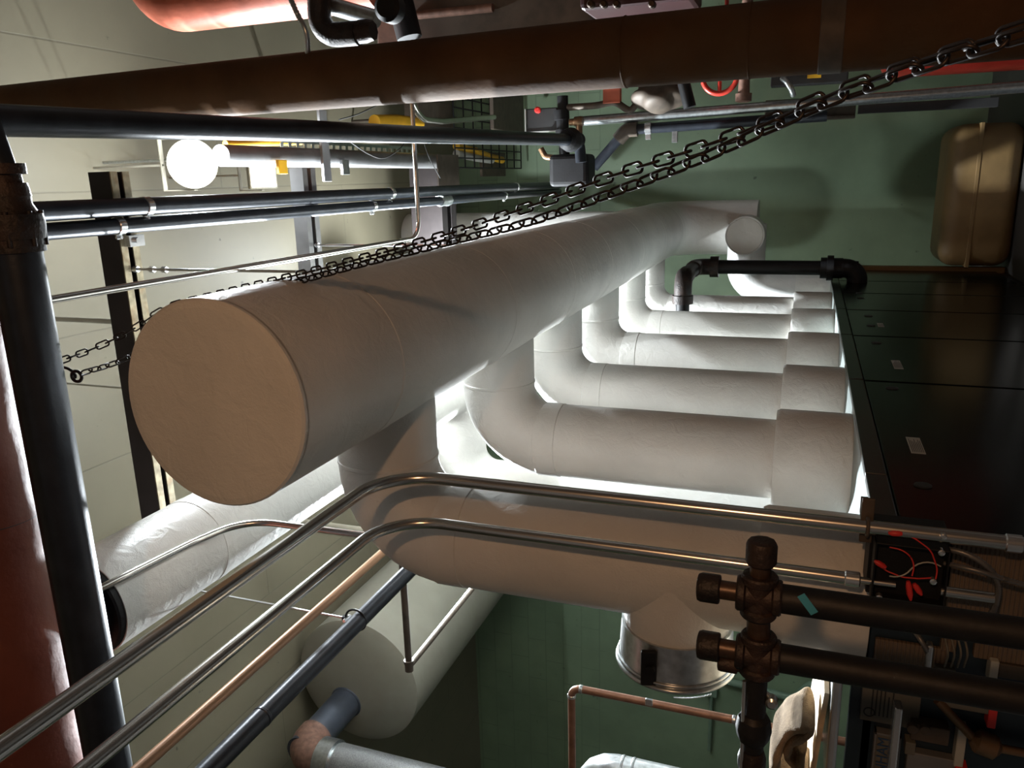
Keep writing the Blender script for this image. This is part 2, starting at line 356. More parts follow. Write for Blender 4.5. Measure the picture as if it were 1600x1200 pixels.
# ------------------------------------------------------------------ second (return) main behind
PXC, PZC, PR = -1.945, 3.165, .252
t = thing('return_main', 'long white insulated main high behind the header, brightly lit, with a black flanged near end', 'pipe', (PXC, 2.7, PZC))
yj = 6.95
c1 = V((-2.95, yj, PZC))
b = NB(); tube(b, fillet([(PXC, 2.50, PZC), (PXC, yj, PZC), (-2.98, yj, PZC), (-2.98, yj, -.35)], [.36, .36], 12), PR, 56); part('pipe_jacket', b, 'white', t)
b = NB(); prof(b, (PXC, 2.50, PZC), (PXC, 1, PZC), [(0, .246), (.03, .246), (.04, .238), (.05, .20), (.10, .19), (.11, .232), (.15, .232)], 48); part('flange', b, 'black', t, 'black iron flange at the open end')
for y in (3.25, 4.6, 5.9):
    b = NB(); bandring(b, (PXC, y, PZC), (0, 1, 0), PR, .08, .003); part('seam_band', b, 'white', t)
b = NB(); prof(b, (-2.98, yj, -.55), (-2.98, yj, 1), [(0, .30), (.2, .30), (.22, PR)], 40); part('collar', b, 'white', t)
b = NB(); tube(b, [(-2.98, yj, -.5), (-2.98, yj, ZF)], .12, 24); part('leg_pipe', b, 'blackpipe', t)
b = NB(); prof(b, (PXC, 2.345, PZC), (PXC, -9, PZC), [(0, .19), (.02, .19), (.04, .08)], 32); part('blank_plate', b, 'black', t)

# far vertical stack, lit white, seen beyond the header
a0 = P(760, 332, 11.6); RS = .34
b = NB(); tube(b, [(a0[0] - RS, 11.55, ZC), (a0[0] - RS, 11.55, 2.2)], RS, 56); prof(b, (a0[0] - RS, 11.55, 4.1), (a0[0] - RS, 11.55, 9), [(0, RS), (.01, RS + .006), (.1, RS + .006), (.11, RS)], 56)
solo('vent_stack', b, 'white', 'white insulated vertical stack at the far wall, just above the header', 'pipe')

# ------------------------------------------------------------------ boilers
XF = -1.25
ys = [2.95, 5.15, 6.62, 7.90, 9.02, 10.05, 11.2]
bl = ['nearest black enamel boiler section, with a printed sticker on its glossy side',
      'second black boiler section from the near end, with a small white sticker',
      'third black boiler section from the near end, past the thick dark joint',
      'fourth black boiler section from the near end', 'fifth black boiler section, just before the last one',
      'farthest black boiler section, edged by a brown strip']
for i in range(6):
    y0, y1 = ys[i] + .006, ys[i + 1] - .006
    t = thing('boiler_section', bl[i], 'boiler', (XF - .7, (y0 + y1) / 2, ZF), 'black boiler sections in one row')
    b = NB(); box(b, (-2.15, y0, ZF), (XF - .02, y1, ZB - .012), .004); part('body', b, 'rail', t)
    b = NB(); box(b, (-2.15, y0, ZB - .012), (XF - .03, y1, ZB), .002); part('top_plate', b, 'plate', t, 'light grey top plate')
    b = NB(); box(b, (XF - .02, y0 + .01, ZF + .1), (XF, y1 - .01, ZB - .085), .005); part('side_panel', b, 'boiler', t)
    cuts = [y0, 3.47, y1] if i == 0 else [y0, y1]
    for a_, c_ in zip(cuts, cuts[1:]):
        b = NB(); box(b, (XF - .03, a_ + .006, ZB - .078), (XF + .006, c_ - .006, ZB + .006), .004); part('top_rail', b, 'rail', t)
    if i == 5:
        b = NB(); box(b, (XF - .25, y1, ZF), (XF + .05, y1 + .12, ZB - .05), .01); part('end_frame', b, 'tan', t, 'brown end strip')
for i, (px, py) in enumerate([(1440, 759), (1393, 607), (1368, 536), (1361, 509), (1356, 494), (1344, 466)]):
    pass
def owner(y):
    for o in COL.objects:
        if o.name.startswith('boiler_section'):
            k = int(round([abs(((ys[j] + ys[j + 1]) / 2) - o.location[1]) for j in range(6)].index(min(abs(((ys[j] + ys[j + 1]) / 2) - o.location[1]) for j in range(6)))))
            if ys[k] <= y < ys[k + 1]: return o
for px, py in [(1442, 759), (1394, 607), (1369, 536), (1361, 509), (1357, 494), (1345, 466), (1343, 458)]:
    c = PX(px, py, XF); o = owner(c[1])
    if o:
        b = NB(); prof(b, (XF - .004, c[1], c[2]), (1, c[1], c[2]), [(0, .034), (.008, .034), (.010, .026)], 24); part('knockout_plug', b, 'ink', o)
# printed stickers
def quadpatch(bm, pts, n, th=.002):
    vs = [bm.verts.new(V(p) + V(n) * th) for p in pts]; vb = [bm.verts.new(V(p)) for p in pts]
    bm.faces.new(vs); bm.faces.new(list(reversed(vb)))
    for k in range(4): bm.faces.new((vs[k], vs[(k + 1) % 4], vb[(k + 1) % 4], vb[k]))
for (x0, x1, yy0, yy1, own) in [(1415, 1447, 683, 710, 4.0), (1392, 1412, 563, 577, 5.5), (1370, 1382, 505, 511, 7.0)]:
    c0 = PX(x0, yy0, XF); c1 = PX(x1, yy1, XF); o = owner((c0[1] + c1[1]) / 2)
    lo = V((XF, min(c0[1], c1[1]), min(c0[2], c1[2]))); hi = V((XF + .0015, max(c0[1], c1[1]), max(c0[2], c1[2])))
    b = NB(); box(b, lo, hi); s_ = part('sticker', b, 'paper', o, 'white printed paper sticker')
    b = NB(); h = (hi[2] - lo[2])
    for k in range(7):
        zz = lo[2] + h * (k + .7) / 8; box(b, (XF + .0015, lo[1] + (hi[1] - lo[1]) * .08, zz), (XF + .0022, hi[1] - (hi[1] - lo[1]) * random.uniform(.1, .4), zz + h * .045))
    part('print_line', b, 'ink', s_)

# ------------------------------------------------------------------ near end of the boiler: control gear
YF = 2.90
def FP(px, py, d=0.0): return P(px, py, YF - d)
def slab(bm, x0, x1, y0, y1, d0, d1, bevel=.004):
    """box on the front face spanning the given outline, from depth d0 to d1 in front of it"""
    q = [FP(x, y, d0) for x in (x0, x1) for y in (y0, y1)]
    xs = [p[0] for p in q]; zs = [p[2] for p in q]
    if len(xs) == 4: xs = [sum(sorted(xs)[:2]) / 2, sum(sorted(xs)[2:]) / 2]; zs = [sum(sorted(zs)[:2]) / 2, sum(sorted(zs)[2:]) / 2]
    lo = V((xs[0], YF - d1, zs[0])); hi = V((xs[1], YF - d0, zs[1])); box(bm, lo, hi, bevel); return lo, hi
b = NB(); box(b, (-2.35, YF, ZF + .05), (XF - .01, YF + .045, ZB - .01), .006); box(b, (-2.35, YF, ZB - .05), (-1.80, YF + .045, P(1323, 1150, YF)[2]), .006)
solo('boiler_end_casing', b, 'navy', 'dark blue enamelled casing closing the near end of the boiler row', 'boiler panel')
t = thing('control_gear', 'dark control compartment with ribbed tan casing and grey printed panels', 'control panel', FP(1480, 1000))
b = NB(); slab(b, 1480, 1640, 848, 962, 0, .03); part('ribbed_plate', b, 'fins', t, 'ribbed tan plate')
b = NB(); slab(b, 1365, 1480, 1002, 1040, 0, .02); part('ribbed_plate', b, 'fins', t)
b = NB(); slab(b, 1470, 1495, 962, 1012, 0, .03); part('ribbed_plate', b, 'fins', t)
b = NB(); slab(b, 1520, 1640, 985, 1030, 0, .03); part('ribbed_plate', b, 'fins', t)
b = NB(); lo, hi = slab(b, 1345, 1438, 1058, 1128, 0, .02); pn = part('printed_panel', b, 'greylabel', t, 'grey instruction plate with rows of small print')
b = NB()
for k in range(6):
    zz = lo[2] + (hi[2] - lo[2]) * (.45 + k * .07); box(b, (lo[0] + .03, lo[1] - .001, zz), (hi[0] - .05 * random.random() - .03, lo[1], zz + .005))
torus(b, (lo[0] + .04, lo[1] - .001, hi[2] - .03), (0, 1, 0), .018, .002, 20, 5); part('print_line', b, 'ink', pn)
b = NB(); slab(b, 1470, 1545, 1075, 1098, 0, .05); part('printed_panel', b, 'greylabel', t)
b = NB(); slab(b, 1539, 1553, 1090, 1124, 0, .055); part('red_tag', b, 'red', t, 'small red tag')
b = NB(); slab(b, 1487, 1507, 1184, 1215, 0, .055); part('red_tag', b, 'red', t)
b = NB(); slab(b, 1490, 1505, 1124, 1186, 0, .05); part('tan_tag', b, 'paper', t)
b = NB(); slab(b, 1541, 1555, 1020, 1055, 0, .055); part('tan_tag', b, 'paper', t)
b = NB(); slab(b, 1458, 1490, 1033, 1045, 0, .05); part('tan_tag', b, 'greylabel', t)
b = NB(); slab(b, 1412, 1428, 1147, 1166, 0, .05, .002); part('square_knob', b, 'greylabel', t)
b = NB(); slab(b, 1412, 1490, 1170, 1230, 0, .04); part('controller_box', b, 'beamgrey', t)
b = NB(); slab(b, 1420, 1480, 1120, 1145, 0, .06); c = FP(1425, 1135, .06); prof(b, c, c - V((0, .05, 0)), [(0, .018), (.02, .018), (.022, .01)]); c = FP(1445, 1137, .06); prof(b, c, c - V((0, .05, 0)), [(0, .018), (.02, .018), (.022, .01)]); part('gas_regulator', b, 'dullbrown', t)
b = NB(); slab(b, 1556, 1600, 1030, 1052, 0, .04); part('terminal_box', b, 'dullbrown', t)
b = NB(); c = FP(1540, 1165, .05); tube(b, [c + V((.15, 0, .17)), c + V((.02, 0, .04)), c, c + V((0, 0, -.25))], .016, 12); prof(b, c + V((.02, 0, .05)), c + V((-.02, 0, -.1)), [(0, .02), (.02, .045), (.08, .045), (.1, .02)], 8); part('brass_fitting', b, 'brass', t)
b = NB()
for k in range(4):
    c = FP(1478 + k * 10, 1017, .03); tube(b, fillet([c + V((.09, 0, .02)), c + V((.02, -.05, 0)), c + V((-.06, -.01, 0))], .04, 5), .004, 8)
part('control_wire', b, 'greylabel', t)
# nameplate, letters up the plate as they read with the place upright
t = thing('nameplate', 'framed maker plate with dark blue letters', 'nameplate', FP(1385, 1190))
b = NB(); lo, hi = slab(b, 1359, 1393, 1139, 1330, 0, .03, .003); part('plate', b, 'greylabel', t)
b = NB(); w_ = .008
for q in ((lo[0] - w_, lo[2] - w_, hi[0] + w_, lo[2]), (lo[0] - w_, hi[2], hi[0] + w_, hi[2] + w_), (hi[0], lo[2] - w_, hi[0] + w_, hi[2] + w_)): box(b, (q[0], lo[1] - .008, q[1]), (q[2], hi[1], q[3]), .001)
part('frame', b, 'beamgrey', t)
fc = bpy.data.curves.new('maker_name', 'FONT'); fc.body = 'BURNHAM'; fc.align_x = 'RIGHT'; fc.align_y = 'CENTER'; fc.size = (hi[2] - lo[2]) * .72; fc.extrude = .001; fc.materials.append(M['blueink'])
fo = bpy.data.objects.new('lettering', fc); COL.objects.link(fo); fo.parent = t
bpy.context.view_layer.update(); me_ = bpy.data.meshes.new_from_object(fo); fo2 = bpy.data.objects.new('lettering', me_); COL.objects.link(fo2); bpy.data.objects.remove(fo); fo = fo2; fo.name = 'lettering'; fo.parent = t
fo.rotation_euler = (math.pi / 2, 0, 0); fo.location = V((hi[0] - .012, lo[1] - .002, lo[2] + (hi[2] - lo[2]) * .66)) - t.location
# shiny jacket edges
b = NB(); a_, c_ = FP(1402, 1092, .1), FP(1400, 1215, .1); box(b, (c_[0], a_[1] - .06, a_[2] - .014), (a_[0], a_[1], a_[2] + .014), .006)
solo('metal_strip', b, 'chrome', 'bright metal edge strip beside the framed maker plate', 'metal strip')
b = NB(); a_, c_ = FP(1452, 1000, .1), FP(1452, 1042, .1); box(b, (c_[0], a_[1] - .04, a_[2] - .010), (a_[0], a_[1], a_[2] + .010), .006)
solo('metal_strip', b, 'galv', 'short bright metal clip between the two thick black gas drops', 'metal strip')

# junction box with wires
JY = 2.74
t = thing('junction_box', 'open black junction box with red wire connectors, at the end of the conduit', 'junction box', P(1420, 885, JY))
a_, c_ = P(1366, 834, JY), P(1470, 940, JY); x0, x1, z0, z1 = c_[0], a_[0], c_[2], a_[2]
b = NB(); th = .006
box(b, (x0, JY, z0), (x1, JY + .01, z1), .002)
for q in ((x0, z0, x1, z0 + th), (x0, z1 - th, x1, z1), (x0, z0, x0 + th, z1), (x1 - th, z0, x1, z1)): box(b, (q[0], JY - .07, q[1]), (q[2], JY, q[3]), .002)
box(b, (x0 - .01, JY + .01, z0 - .01), (x1 + .01, YF, z1 + .01), .004); part('box_body', b, 'black', t)
def JP(px, py, d=.05): return P(px, py, JY - d)
for pts in ([(1393, 835), (1425, 838), (1455, 860), (1465, 890), (1462, 905)], [(1370, 880), (1385, 892), (1410, 902), (1435, 904), (1455, 903)], [(1390, 855), (1415, 860), (1430, 880), (1425, 900)], [(1470, 885), (1440, 870), (1410, 905), (1390, 900)]):
    b = NB(); tube(b, fillet([JP(x, y, .05 + .01 * i) for i, (x, y) in enumerate(pts)], .06, 6), .0025, 8); part('red_wire', b, 'red' if pts[0][0] != 1470 else 'paper', t)
for (xa, ya, xb, yb) in [(1388, 833, 1410, 834), (1366, 876, 1384, 887), (1423, 938, 1419, 908), (1440, 930, 1428, 912)]:
    b = NB(); p0, p1 = JP(xa, ya, .07), JP(xb, yb, .07); L_ = (p1 - p0).length; prof(b, p1, p0, [(0, .006), (L_ * .25, .010), (L_ * .7, .010), (L_, .004)], 8); part('wire_connector', b, 'red', t)
b = NB()
for (x, y) in ((1473, 835), (1470, 860), (1457, 905), (1373, 930)):
    b = NB(); c = JP(x, y, .05); prof(b, c, c - V((0, 1, 0)), [(0, .011), (.02, .011), (.022, .006)], 8); part('connector_nut', b, 'chrome', t)
# armoured flexes
def flex(bm, pts, r, pitch=.009):
    path = fillet(pts, .12, 10); out = []; rr = []
    for a, c in zip(path, path[1:]):
        L_ = (c - a).length; n = max(2, int(L_ / pitch * 2))
        for k in range(n): out.append(a + (c - a) * k / n); rr.append(r if len(rr) % 2 else r * .8)
    tube(bm, out, rr, 10)
b = NB(); flex(b, [JP(1475, 858, .03), JP(1515, 862, .06), JP(1565, 905, .06), JP(1555, 950, .04), JP(1530, 985, 0)], .011)
solo('flexible_conduit', b, 'flex', 'dull armoured flex looping from the junction box round to the gas drop', 'conduit')
b = NB(); flex(b, [JP(1475, 880, .03), JP(1530, 892, .08), JP(1570, 905, .06), JP(1640, 925, .04)], .009)
solo('flexible_conduit', b, 'flex', 'thin armoured flex leaving the junction box towards the lower frame edge', 'conduit')
b = NB(); flex(b, [P(1428, 985, 2.8), P(1440, 1000, 2.72), P(1450, 1020, 2.78)], .010)
solo('flexible_conduit', b, 'flex', 'short armoured flex showing between the two black gas drops', 'conduit')

# ------------------------------------------------------------------ two steel conduits bending over the riser
def emt(name_label, v_bend, ybend, zend, r, ynear, extra=None, rad=.24):
    B_ = P(*v_bend, ybend); t = thing('steel_conduit', name_label, 'conduit', B_, 'pair of bent steel conduits in front of the header')
    b = NB(); tube(b, fillet([(B_[0], ynear, B_[2]), B_, (B_[0], B_[1], zend)], rad, 12), r, 24); part('conduit_tube', b, 'emt', t); return t, B_
e1, B1 = emt('upper bent steel conduit, running on past the junction box with an orange glint', (606, 739), 2.70, -.78, .0245, -.6)
e2, B2 = emt('lower bent steel conduit, ending at the black junction box', (611, 808), 2.70, P(1338, 892, 2.70)[2], .0225, -.6)
def coupling(px_list, B_, r, root, L_=.05):
    for px, py in px_list:
        z = P(px, py, B_[1])[2]; b = NB(); prof(b, (B_[0], B_[1], z), (B_[0], B_[1], 9), [(0, r), (.004, r + .005), (L_ - .004, r + .005), (L_, r)], 24); part('coupling', b, 'chrome', root)
coupling([(1600, 836)], B1, .0245, e1)
coupling([(1345, 893)], B2, .0225, e2)
b = NB(); z = P(1356, 816, 2.70)[2]; box(b, (B1[0] - .07, 2.728, z - .02), (B1[0] + .09, 2.742, z + .02), .003); torus(b, (B1[0], 2.70, z), (0, 0, 1), .030, .006, 28, 8); box(b, (B1[0] - .03, 2.742, z - .012), (B1[0] + .03, YF, z + .012)); part('strap', b, 'dullbrown', e1)
b = NB(); z = P(1345, 893, 2.7)[2]; tube(b, [(B2[0], 2.70, z), (B2[0], 2.70, z - .11)], .012, 12); part('conduit_tail', b, 'emt', e2); b = NB(); tube(b, [(B2[0], 2.70, P(1470, 915, 2.7)[2]), (B2[0], 2.70, P(1555, 920, 2.7)[2])], .018, 16); part('conduit_tail', b, 'emt', e2)
# slim conduit in front of the return main
t = thing('slim_conduit', 'slim bright conduit crossing in front of the return main, ending behind the nearest riser', 'conduit', P(385, 812, 3.0))
q0 = P(385, 812, 3.3); b = NB(); tube(b, fillet([P(120, 938, 2.35), P(170, 913, 2.45), P(300, 848, 3.0), q0, P(660, 848, 3.45)], .3, 8), .019, 18); part('conduit_tube', b, 'emt', t)

# ------------------------------------------------------------------ copper line and black line on the left side
cz = 2.0; cp = PZ(500, 950, cz); cn = .022
b = NB(); tube(b, fillet([(cp[0], -.8, cz), (cp[0], 3.62, cz), (cp[0], 3.62, ZB)], .06, 6), .022, 16)
solo('copper_pipe', b, 'tancopper', 'tan copper pipe running between the conduits and the black hung pipe', 'pipe')
ez = 2.15; ep = PZ(500, 1030, ez)
t = thing('hung_pipe', 'black steel pipe hung from a clevis, lowest of the slanting lines on the left', 'pipe', (ep[0], 2.5, ez))
b = NB(); tube(b, fillet([(ep[0], -.8, ez), (ep[0], 4.6, ez), (ep[0], 4.6, ZF)], .1, 6), .046, 28); part('pipe_run', b, 'blackpipe', t)
cy_ = PZ(410, 1122, ez)[1]; b = NB(); bandring(b, (ep[0], cy_, ez), (0, 1, 0), .046, .02, .003); part('joint_ring', b, 'blackpipe', t)
hy = PZ(562, 985, ez)[1]
t = thing('clevis_hanger', 'clevis hanger and thin threaded rod carrying the black hung pipe', 'pipe hanger', (ep[0], hy, ez))
b = NB(); torus(b, (ep[0], hy, ez + .02), (0, 1, 0), .062, .006, 36, 6); box(b, (ep[0] - .012, hy - .012, ez + .07), (ep[0] + .012, hy + .012, ez + .10)); part('clevis', b, 'black', t)
b = NB(); tube(b, [(ep[0], hy, ez + .08), (ep[0], hy, ZC)], .006, 10); part('rod', b, 'chrome', t)
b = NB(); prof(b, (ep[0], hy - .03, ez + .075), (ep[0], 9, ez + .075), [(0, .010), (.06, .010)], 6); part('bolt', b, 'chrome', t)

# ------------------------------------------------------------------ big black pipe crossing overhead, valve flanges, red-brown insulated pipe
nz = 2.62; n1 = PZ(62, 600, nz); ny = n1[1] + .0; 
t = thing('crossing_pipe', 'thick black pipe crossing close overhead, with stepped bolted flanges at one end', 'pipe', (-.6, ny, nz))
xE = PZ(40, 392, nz)[0]
b = NB(); tube(b, [(xE, ny, nz), (-2.9, ny, nz)], .086, 40); part('pipe_run', b, 'blackpipe', t)
b = NB(); x = xE + .0
seg_ = [(0, .095), (.0, .098), (.045, .098), (.045, .104), (.095, .109), (.13, .106), (.13, .094), (.165, .078), (.19, .078), (.19, .08), (.235, .074), (.235, .062), (.265, .060), (.265, .078), (.30, .078)]
prof(b, (xE, ny, nz), (9, ny, nz), seg_, 28); part('flange_stack', b, 'cast', t, 'stepped cast-iron fitting')
b = NB(); tube(b, [(xE + .29, ny, nz), (xE + .7, ny, nz + .1)], .05, 24); part('stub', b, 'blackpipe', t)
b = NB()
for k in range(8):
    a = 2 * math.pi * k / 8; prof(b, (xE + .02, ny + .098 * math.cos(a), nz + .098 * math.sin(a)), (9, ny + .098 * math.cos(a), nz + .098 * math.sin(a)), [(0, .009), (.12, .009)], 6)
part('flange_bolt', b, 'cast', t)
mz = 3.06; mp = PZ(-38, 800, mz)
b = NB(); pts = []; rr = []
x = -3.6
while x < PZ(0, 452, mz)[0]:
    pts.append((x, mp[1], mz)); rr.append(.215 + .006 * math.sin(x * 9) + .004 * math.sin(x * 23)); x += .06
xs_ = PZ(30, 782, mz)[0]
tube(b, pts, rr, 40); t = thing('insulated_pipe', 'red-brown lumpy insulated pipe along the upper frame edge, with a split joint', 'pipe', (-1, mp[1], mz)); part('pipe_jacket', b, 'redbrown', t)
b = NB(); torus(b, (xs_, mp[1], mz), (1, .08, 0), .216, .008, 40, 6); part('split_joint', b, 'ink', t, 'dark split in the jacket')

# ------------------------------------------------------------------ trapeze beams hung under the ceiling
def trapeze(label, px_a, px_b, x0, x1, zb, side, group='twin-channel trapeze beams under the ceiling', slotmat='beamflange'):
    ya, yb = PZ(px_a[0], px_a[1], zb)[1], PZ(px_b[0], px_b[1], zb)[1]
    t = thing('trapeze_beam', label, 'beam', ((x0 + x1) / 2, (ya + yb) / 2, zb), group)
    w_ = (yb - ya); fw = w_ * .36
    b = NB(); box(b, (x0, ya, zb), (x1, ya + .012, zb + side)); box(b, (x0, ya + .012, zb + side - .01), (x1, ya + fw + .02, zb + side)); box(b, (x0, yb - .012, zb), (x1, yb, zb + side)); box(b, (x0, yb - fw - .02, zb + side - .01), (x1, yb - .012, zb + side)); box(b, (x0, ya + fw + .02, zb + side - .012), (x1, yb - fw - .02, zb + side)); part('web', b, 'beamgrey' if slotmat == 'beamgrey' else 'beam', t)
    b = NB(); box(b, (x0, ya, zb - .008), (x1, ya + fw, zb)); box(b, (x0, yb - fw, zb - .008), (x1, yb, zb)); part('flange', b, slotmat, t, 'worn pale bottom flanges')
    return t, ya, yb
zb = 3.66
t1, s1a, s1b = trapeze('near trapeze beam with worn pale flanges, crossing left of the header end', (175, 300), (204, 300), -2.6, PZ(190, 268, zb)[0], zb, .155)
t2, s2a, s2b = trapeze('middle trapeze beam of grey steel, beyond the paired black pipes', (474, 300), (494, 300), -2.6, PZ(480, 262, zb)[0] , zb, .11, slotmat='beamgrey')
t3, s3a, s3b = trapeze('far dark trapeze beam next to the green wall', (690, 330), (712, 330), -2.6, PZ(690, 258, 4.6)[0], 4.6, .45, slotmat='beam')
def rod(x, y, z0, z1, r, label, nuts=()):
    t = thing('threaded_rod', label, 'rod', (x, y, z0), 'hanger rods')
    b = NB(); tube(b, [(x, y, z0), (x, y, z1)], r, 10); part('rod_shank', b, 'chrome', t)
    for z in nuts: b = NB(); prof(b, (x, y, z), (x, y, 9), [(0, r * 2.4), (.03, r * 2.4)], 6); part('nut', b, 'chrome', t)
m1 = (s1a + s1b) / 2; m2 = (s2a + s2b) / 2
q = PZ(190, 423, zb); rod(q[0], m1, HZ + .35, zb + .02, .008, 'bright hanger rod from the near trapeze beam down to the header', (zb - .04, zb - .16, zb - .25))
q = PZ(484, 384, zb); rod(q[0], m2, HZ + .35, zb + .02, .008, 'hanger rod from the middle trapeze beam down to the header', (zb - .04,))
q = PZ(190, 509, zb); rod(q[0], s1a + .03, zb, ZC, .016, 'thick dull rod carrying the near trapeze beam from the ceiling, beside the chain')
q = PZ(182, 624, zb); rod(q[0], s1a + .03, zb, ZC, .007, 'thin rod carrying the near trapeze beam from the ceiling, left of the header end')

# ------------------------------------------------------------------ paired black pipes with straps
def ypipe(label, px, zz, r, y0, y1, m='blackpipe', name='strapped_pipe', group='paired black pipes strapped under the trapeze beams'):
    c = PZ(px[0], px[1], zz); t = thing(name, label, 'pipe', (c[0], c[1], zz), group); b = NB(); tube(b, [(c[0], y0, zz), (c[0], y1, zz)], r, 28); part('pipe_run', b, m, t); return t, c[0]
pz = 3.58
b1, xb1 = ypipe('upper of the two paired black pipes, nearer the flood lamps', (65, 330.5), pz, .050, .3, 11.9)
b2, xb2 = ypipe('lower of the two paired black pipes, nearer the header', (65, 362.5), pz + .02, .044, .3, 11.9)
def strap(root, x, z, r, pxs):
    for px in pxs:
        y = PZ(px[0], px[1], z)[1]; b = NB(); bandring(b, (x, y, z), (0, 1, 0), r, .05, .005); box(b, (x - r - .03, y - .02, z + .0), (x - r, y + .02, z + .01), .002); prof(b, (x - r - .018, y, z - .015), (x - r - .018, y, 9), [(0, .01), (.04, .01)], 6); part('pipe_strap', b, 'chrome', root)
strap(b1, xb1, pz, .050, [(228, 325), (610, 312), (806, 303)])
strap(b2, xb2, pz + .02, .044, [(186, 362), (582, 333), (788, 316)])
b = NB(); x_ = xb2; y_ = PZ(690, 326, pz)[1]; prof(b, (x_, y_, pz + .02), (x_, 99, pz + .02), [(0, .045), (0, .062), (.06, .062), (.08, .058), (.14, .058), (.16, .062), (.22, .062), (.22, .045)], 8); part('coupling', b, 'galv', b2)
q = PZ(188, 378, 3.6); b = NB(); box(b, (q[0] - .035, s1a + .02, zb - .055), (q[0] + .03, s1b - .0, zb - .009), .003); prof(b, (q[0], m1, zb - .075), (q[0], m1, 9), [(0, .018), (.02, .018)], 6)
solo('strut_clamp', b, 'chrome', 'bright square clamp plate under the near trapeze beam beside the lower paired pipe', 'clamp')
# thick black pipe running to the trap
pa = P(0, 188, 2.12); pb = P(905, 219, 8.2); pa2 = pa + (pa - pb) * .22
t = thing('steam_line', 'black pipe running below the flood lamps to the black valve trap', 'pipe', pa)
pe = P(930, 262, 8.2)
b = NB(); tube(b, fillet([pa2, pb, V((pb[0] - .22, pb[1], pb[2] - .02))], .10, 8), .056, 28); part('pipe_run', b, 'blackpipe', t)
b = NB(); prof(b, pb + (pa - pb).normalized() * .38, pb, [(0, .06), (.02, .10), (.12, .12), (.2, .10), (.24, .07), (.36, .075)], 16); part('fitting', b, 'black', t)
# slim conduit that turns right under the beams
ccz = 2.92; q = PZ(100, 465, ccz); qe = PZ(655, 365, ccz)
b = NB(); tube(b, fillet([(q[0], .3, ccz), (q[0], qe[1], ccz), (q[0] + 1.05, qe[1], ccz)], .15, 8), .0175, 18)
solo('slim_conduit', b, 'emt', 'slim steel conduit that bends sideways under the paired black pipes', 'conduit')

# ------------------------------------------------------------------ chain: two strands over the header
def link_mesh():
    b = NB(); pts = []
    L_, W_, r = .029, .0125, .0036
    for k in range(20):
        a = 2 * math.pi * k / 20; sx = L_ - W_
        pts.append(V((math.cos(a) * W_ + (sx if math.cos(a) > 0 else -sx), math.sin(a) * W_, 0)))
    rings = []
    for k, p in enumerate(pts):
        tn = (pts[(k + 1) % 20] - pts[k - 1]).normalized(); u = V((0, 0, 1)); v = tn.cross(u)
        rings.append([b.verts.new(p + (u * math.cos(2 * math.pi * j / 6) + v * math.sin(2 * math.pi * j / 6)) * r) for j in range(6)])
    for a, c in zip(rings, rings[1:] + rings[:1]):
        for j in range(6): f = b.faces.new((a[j], a[(j + 1) % 6], c[(j + 1) % 6], c[j])); f.smooth = True
    bmesh.ops.recalc_face_normals(b, faces=b.faces[:])
    me = bpy.data.meshes.new('chain_link'); b.to_mesh(me); b.free(); me.materials.append(M['chain']); return me
LM = link_mesh()
def smooth_path(pts, n=14):
    out = []
    P_ = [pts[0] * 2 - pts[1]] + pts + [pts[-1] * 2 - pts[-2]]
    for i in range(1, len(P_) - 2):
        p0, p1, p2, p3 = P_[i - 1:i + 3]
        for k in range(n):
            t_ = k / n; out.append(.5 * ((2 * p1) + (p2 - p0) * t_ + (2 * p0 - 5 * p1 + 4 * p2 - p3) * t_ ** 2 + (-p0 + 3 * p1 - 3 * p2 + p3) * t_ ** 3))
    out.append(pts[-1]); return out
def chain(label, pts, phase, pitch=.046):
    path = smooth_path(pts); t = thing('chain', label, 'chain', path[0], 'the two chain strands slung past the header')
    d = 0; k = 0; want = 0
    for a, c in zip(path, path[1:]):
        L_ = (c - a).length
        while want <= d + L_ and k < 99:
            p = a + (c - a) * ((want - d) / L_); tn = (c - a).normalized()
            o = bpy.data.objects.new('chain_link', LM); COL.objects.link(o); o.parent = t
            view = (-p).normalized(); yv = (tn.cross(view)).normalized(); zv = tn.cross(yv)
            R_ = Matrix((tn, yv, zv)).transposed() @ Matrix.Rotation(phase + (k % 2) * math.pi / 2, 3, 'X')
            o.matrix_local = Matrix.Translation(p - t.location) @ R_.to_4x4() @ Matrix.Diagonal((1.0, 1, 1, 1)); k += 1; want += pitch
        d += L_
    return t
A1 = [P(100, 562, 2.30), P(150, 543, 2.45), P(205, 516, 2.50), P(262, 480, 2.62), P(325, 463, 2.62), P(430, 438, 2.48), P(560, 405, 2.32), P(700, 366, 2.16), P(830, 322, 2.02), P(960, 274, 1.90), P(1090, 232, 1.78), P(1190, 195, 1.70), P(1290, 152, 1.62), P(1380, 120, 1.55), P(1470, 90, 1.48), P(1620, 40, 1.38)]
A2 = [P(135, 581, 2.30), P(180, 567, 2.45), P(225, 545, 2.55), P(290, 500, 2.68), P(345, 470, 2.66), P(440, 447, 2.52), P(560, 414, 2.34), P(700, 379, 2.16), P(830, 346, 2.00), P(960, 300, 1.86), P(1090, 250, 1.74), P(1190, 205, 1.66), P(1290, 160, 1.58), P(1380, 126, 1.51), P(1470, 94, 1.44), P(1620, 48, 1.34)]
chain('upper of the two dark chain strands slung over the header top', A1, 0)
chain('lower of the two dark chain strands, lying against the header', A2, math.pi / 4)
hk = P(120, 588, 2.32)
t = thing('chain_hook', 'small dark hook and eye where the chain ends beside the thick black pipe', 'hook', hk)
b = NB(); torus(b, hk, (0, 1, .2), .022, .007, 20, 8); part('eye', b, 'chain', t)
b = NB(); torus(b, hk + V((.012, 0, .042)), (.6, 1, 0), .030, .006, 20, 8, arc=4.2, start=.4); part('hook_bend', b, 'chain', t)

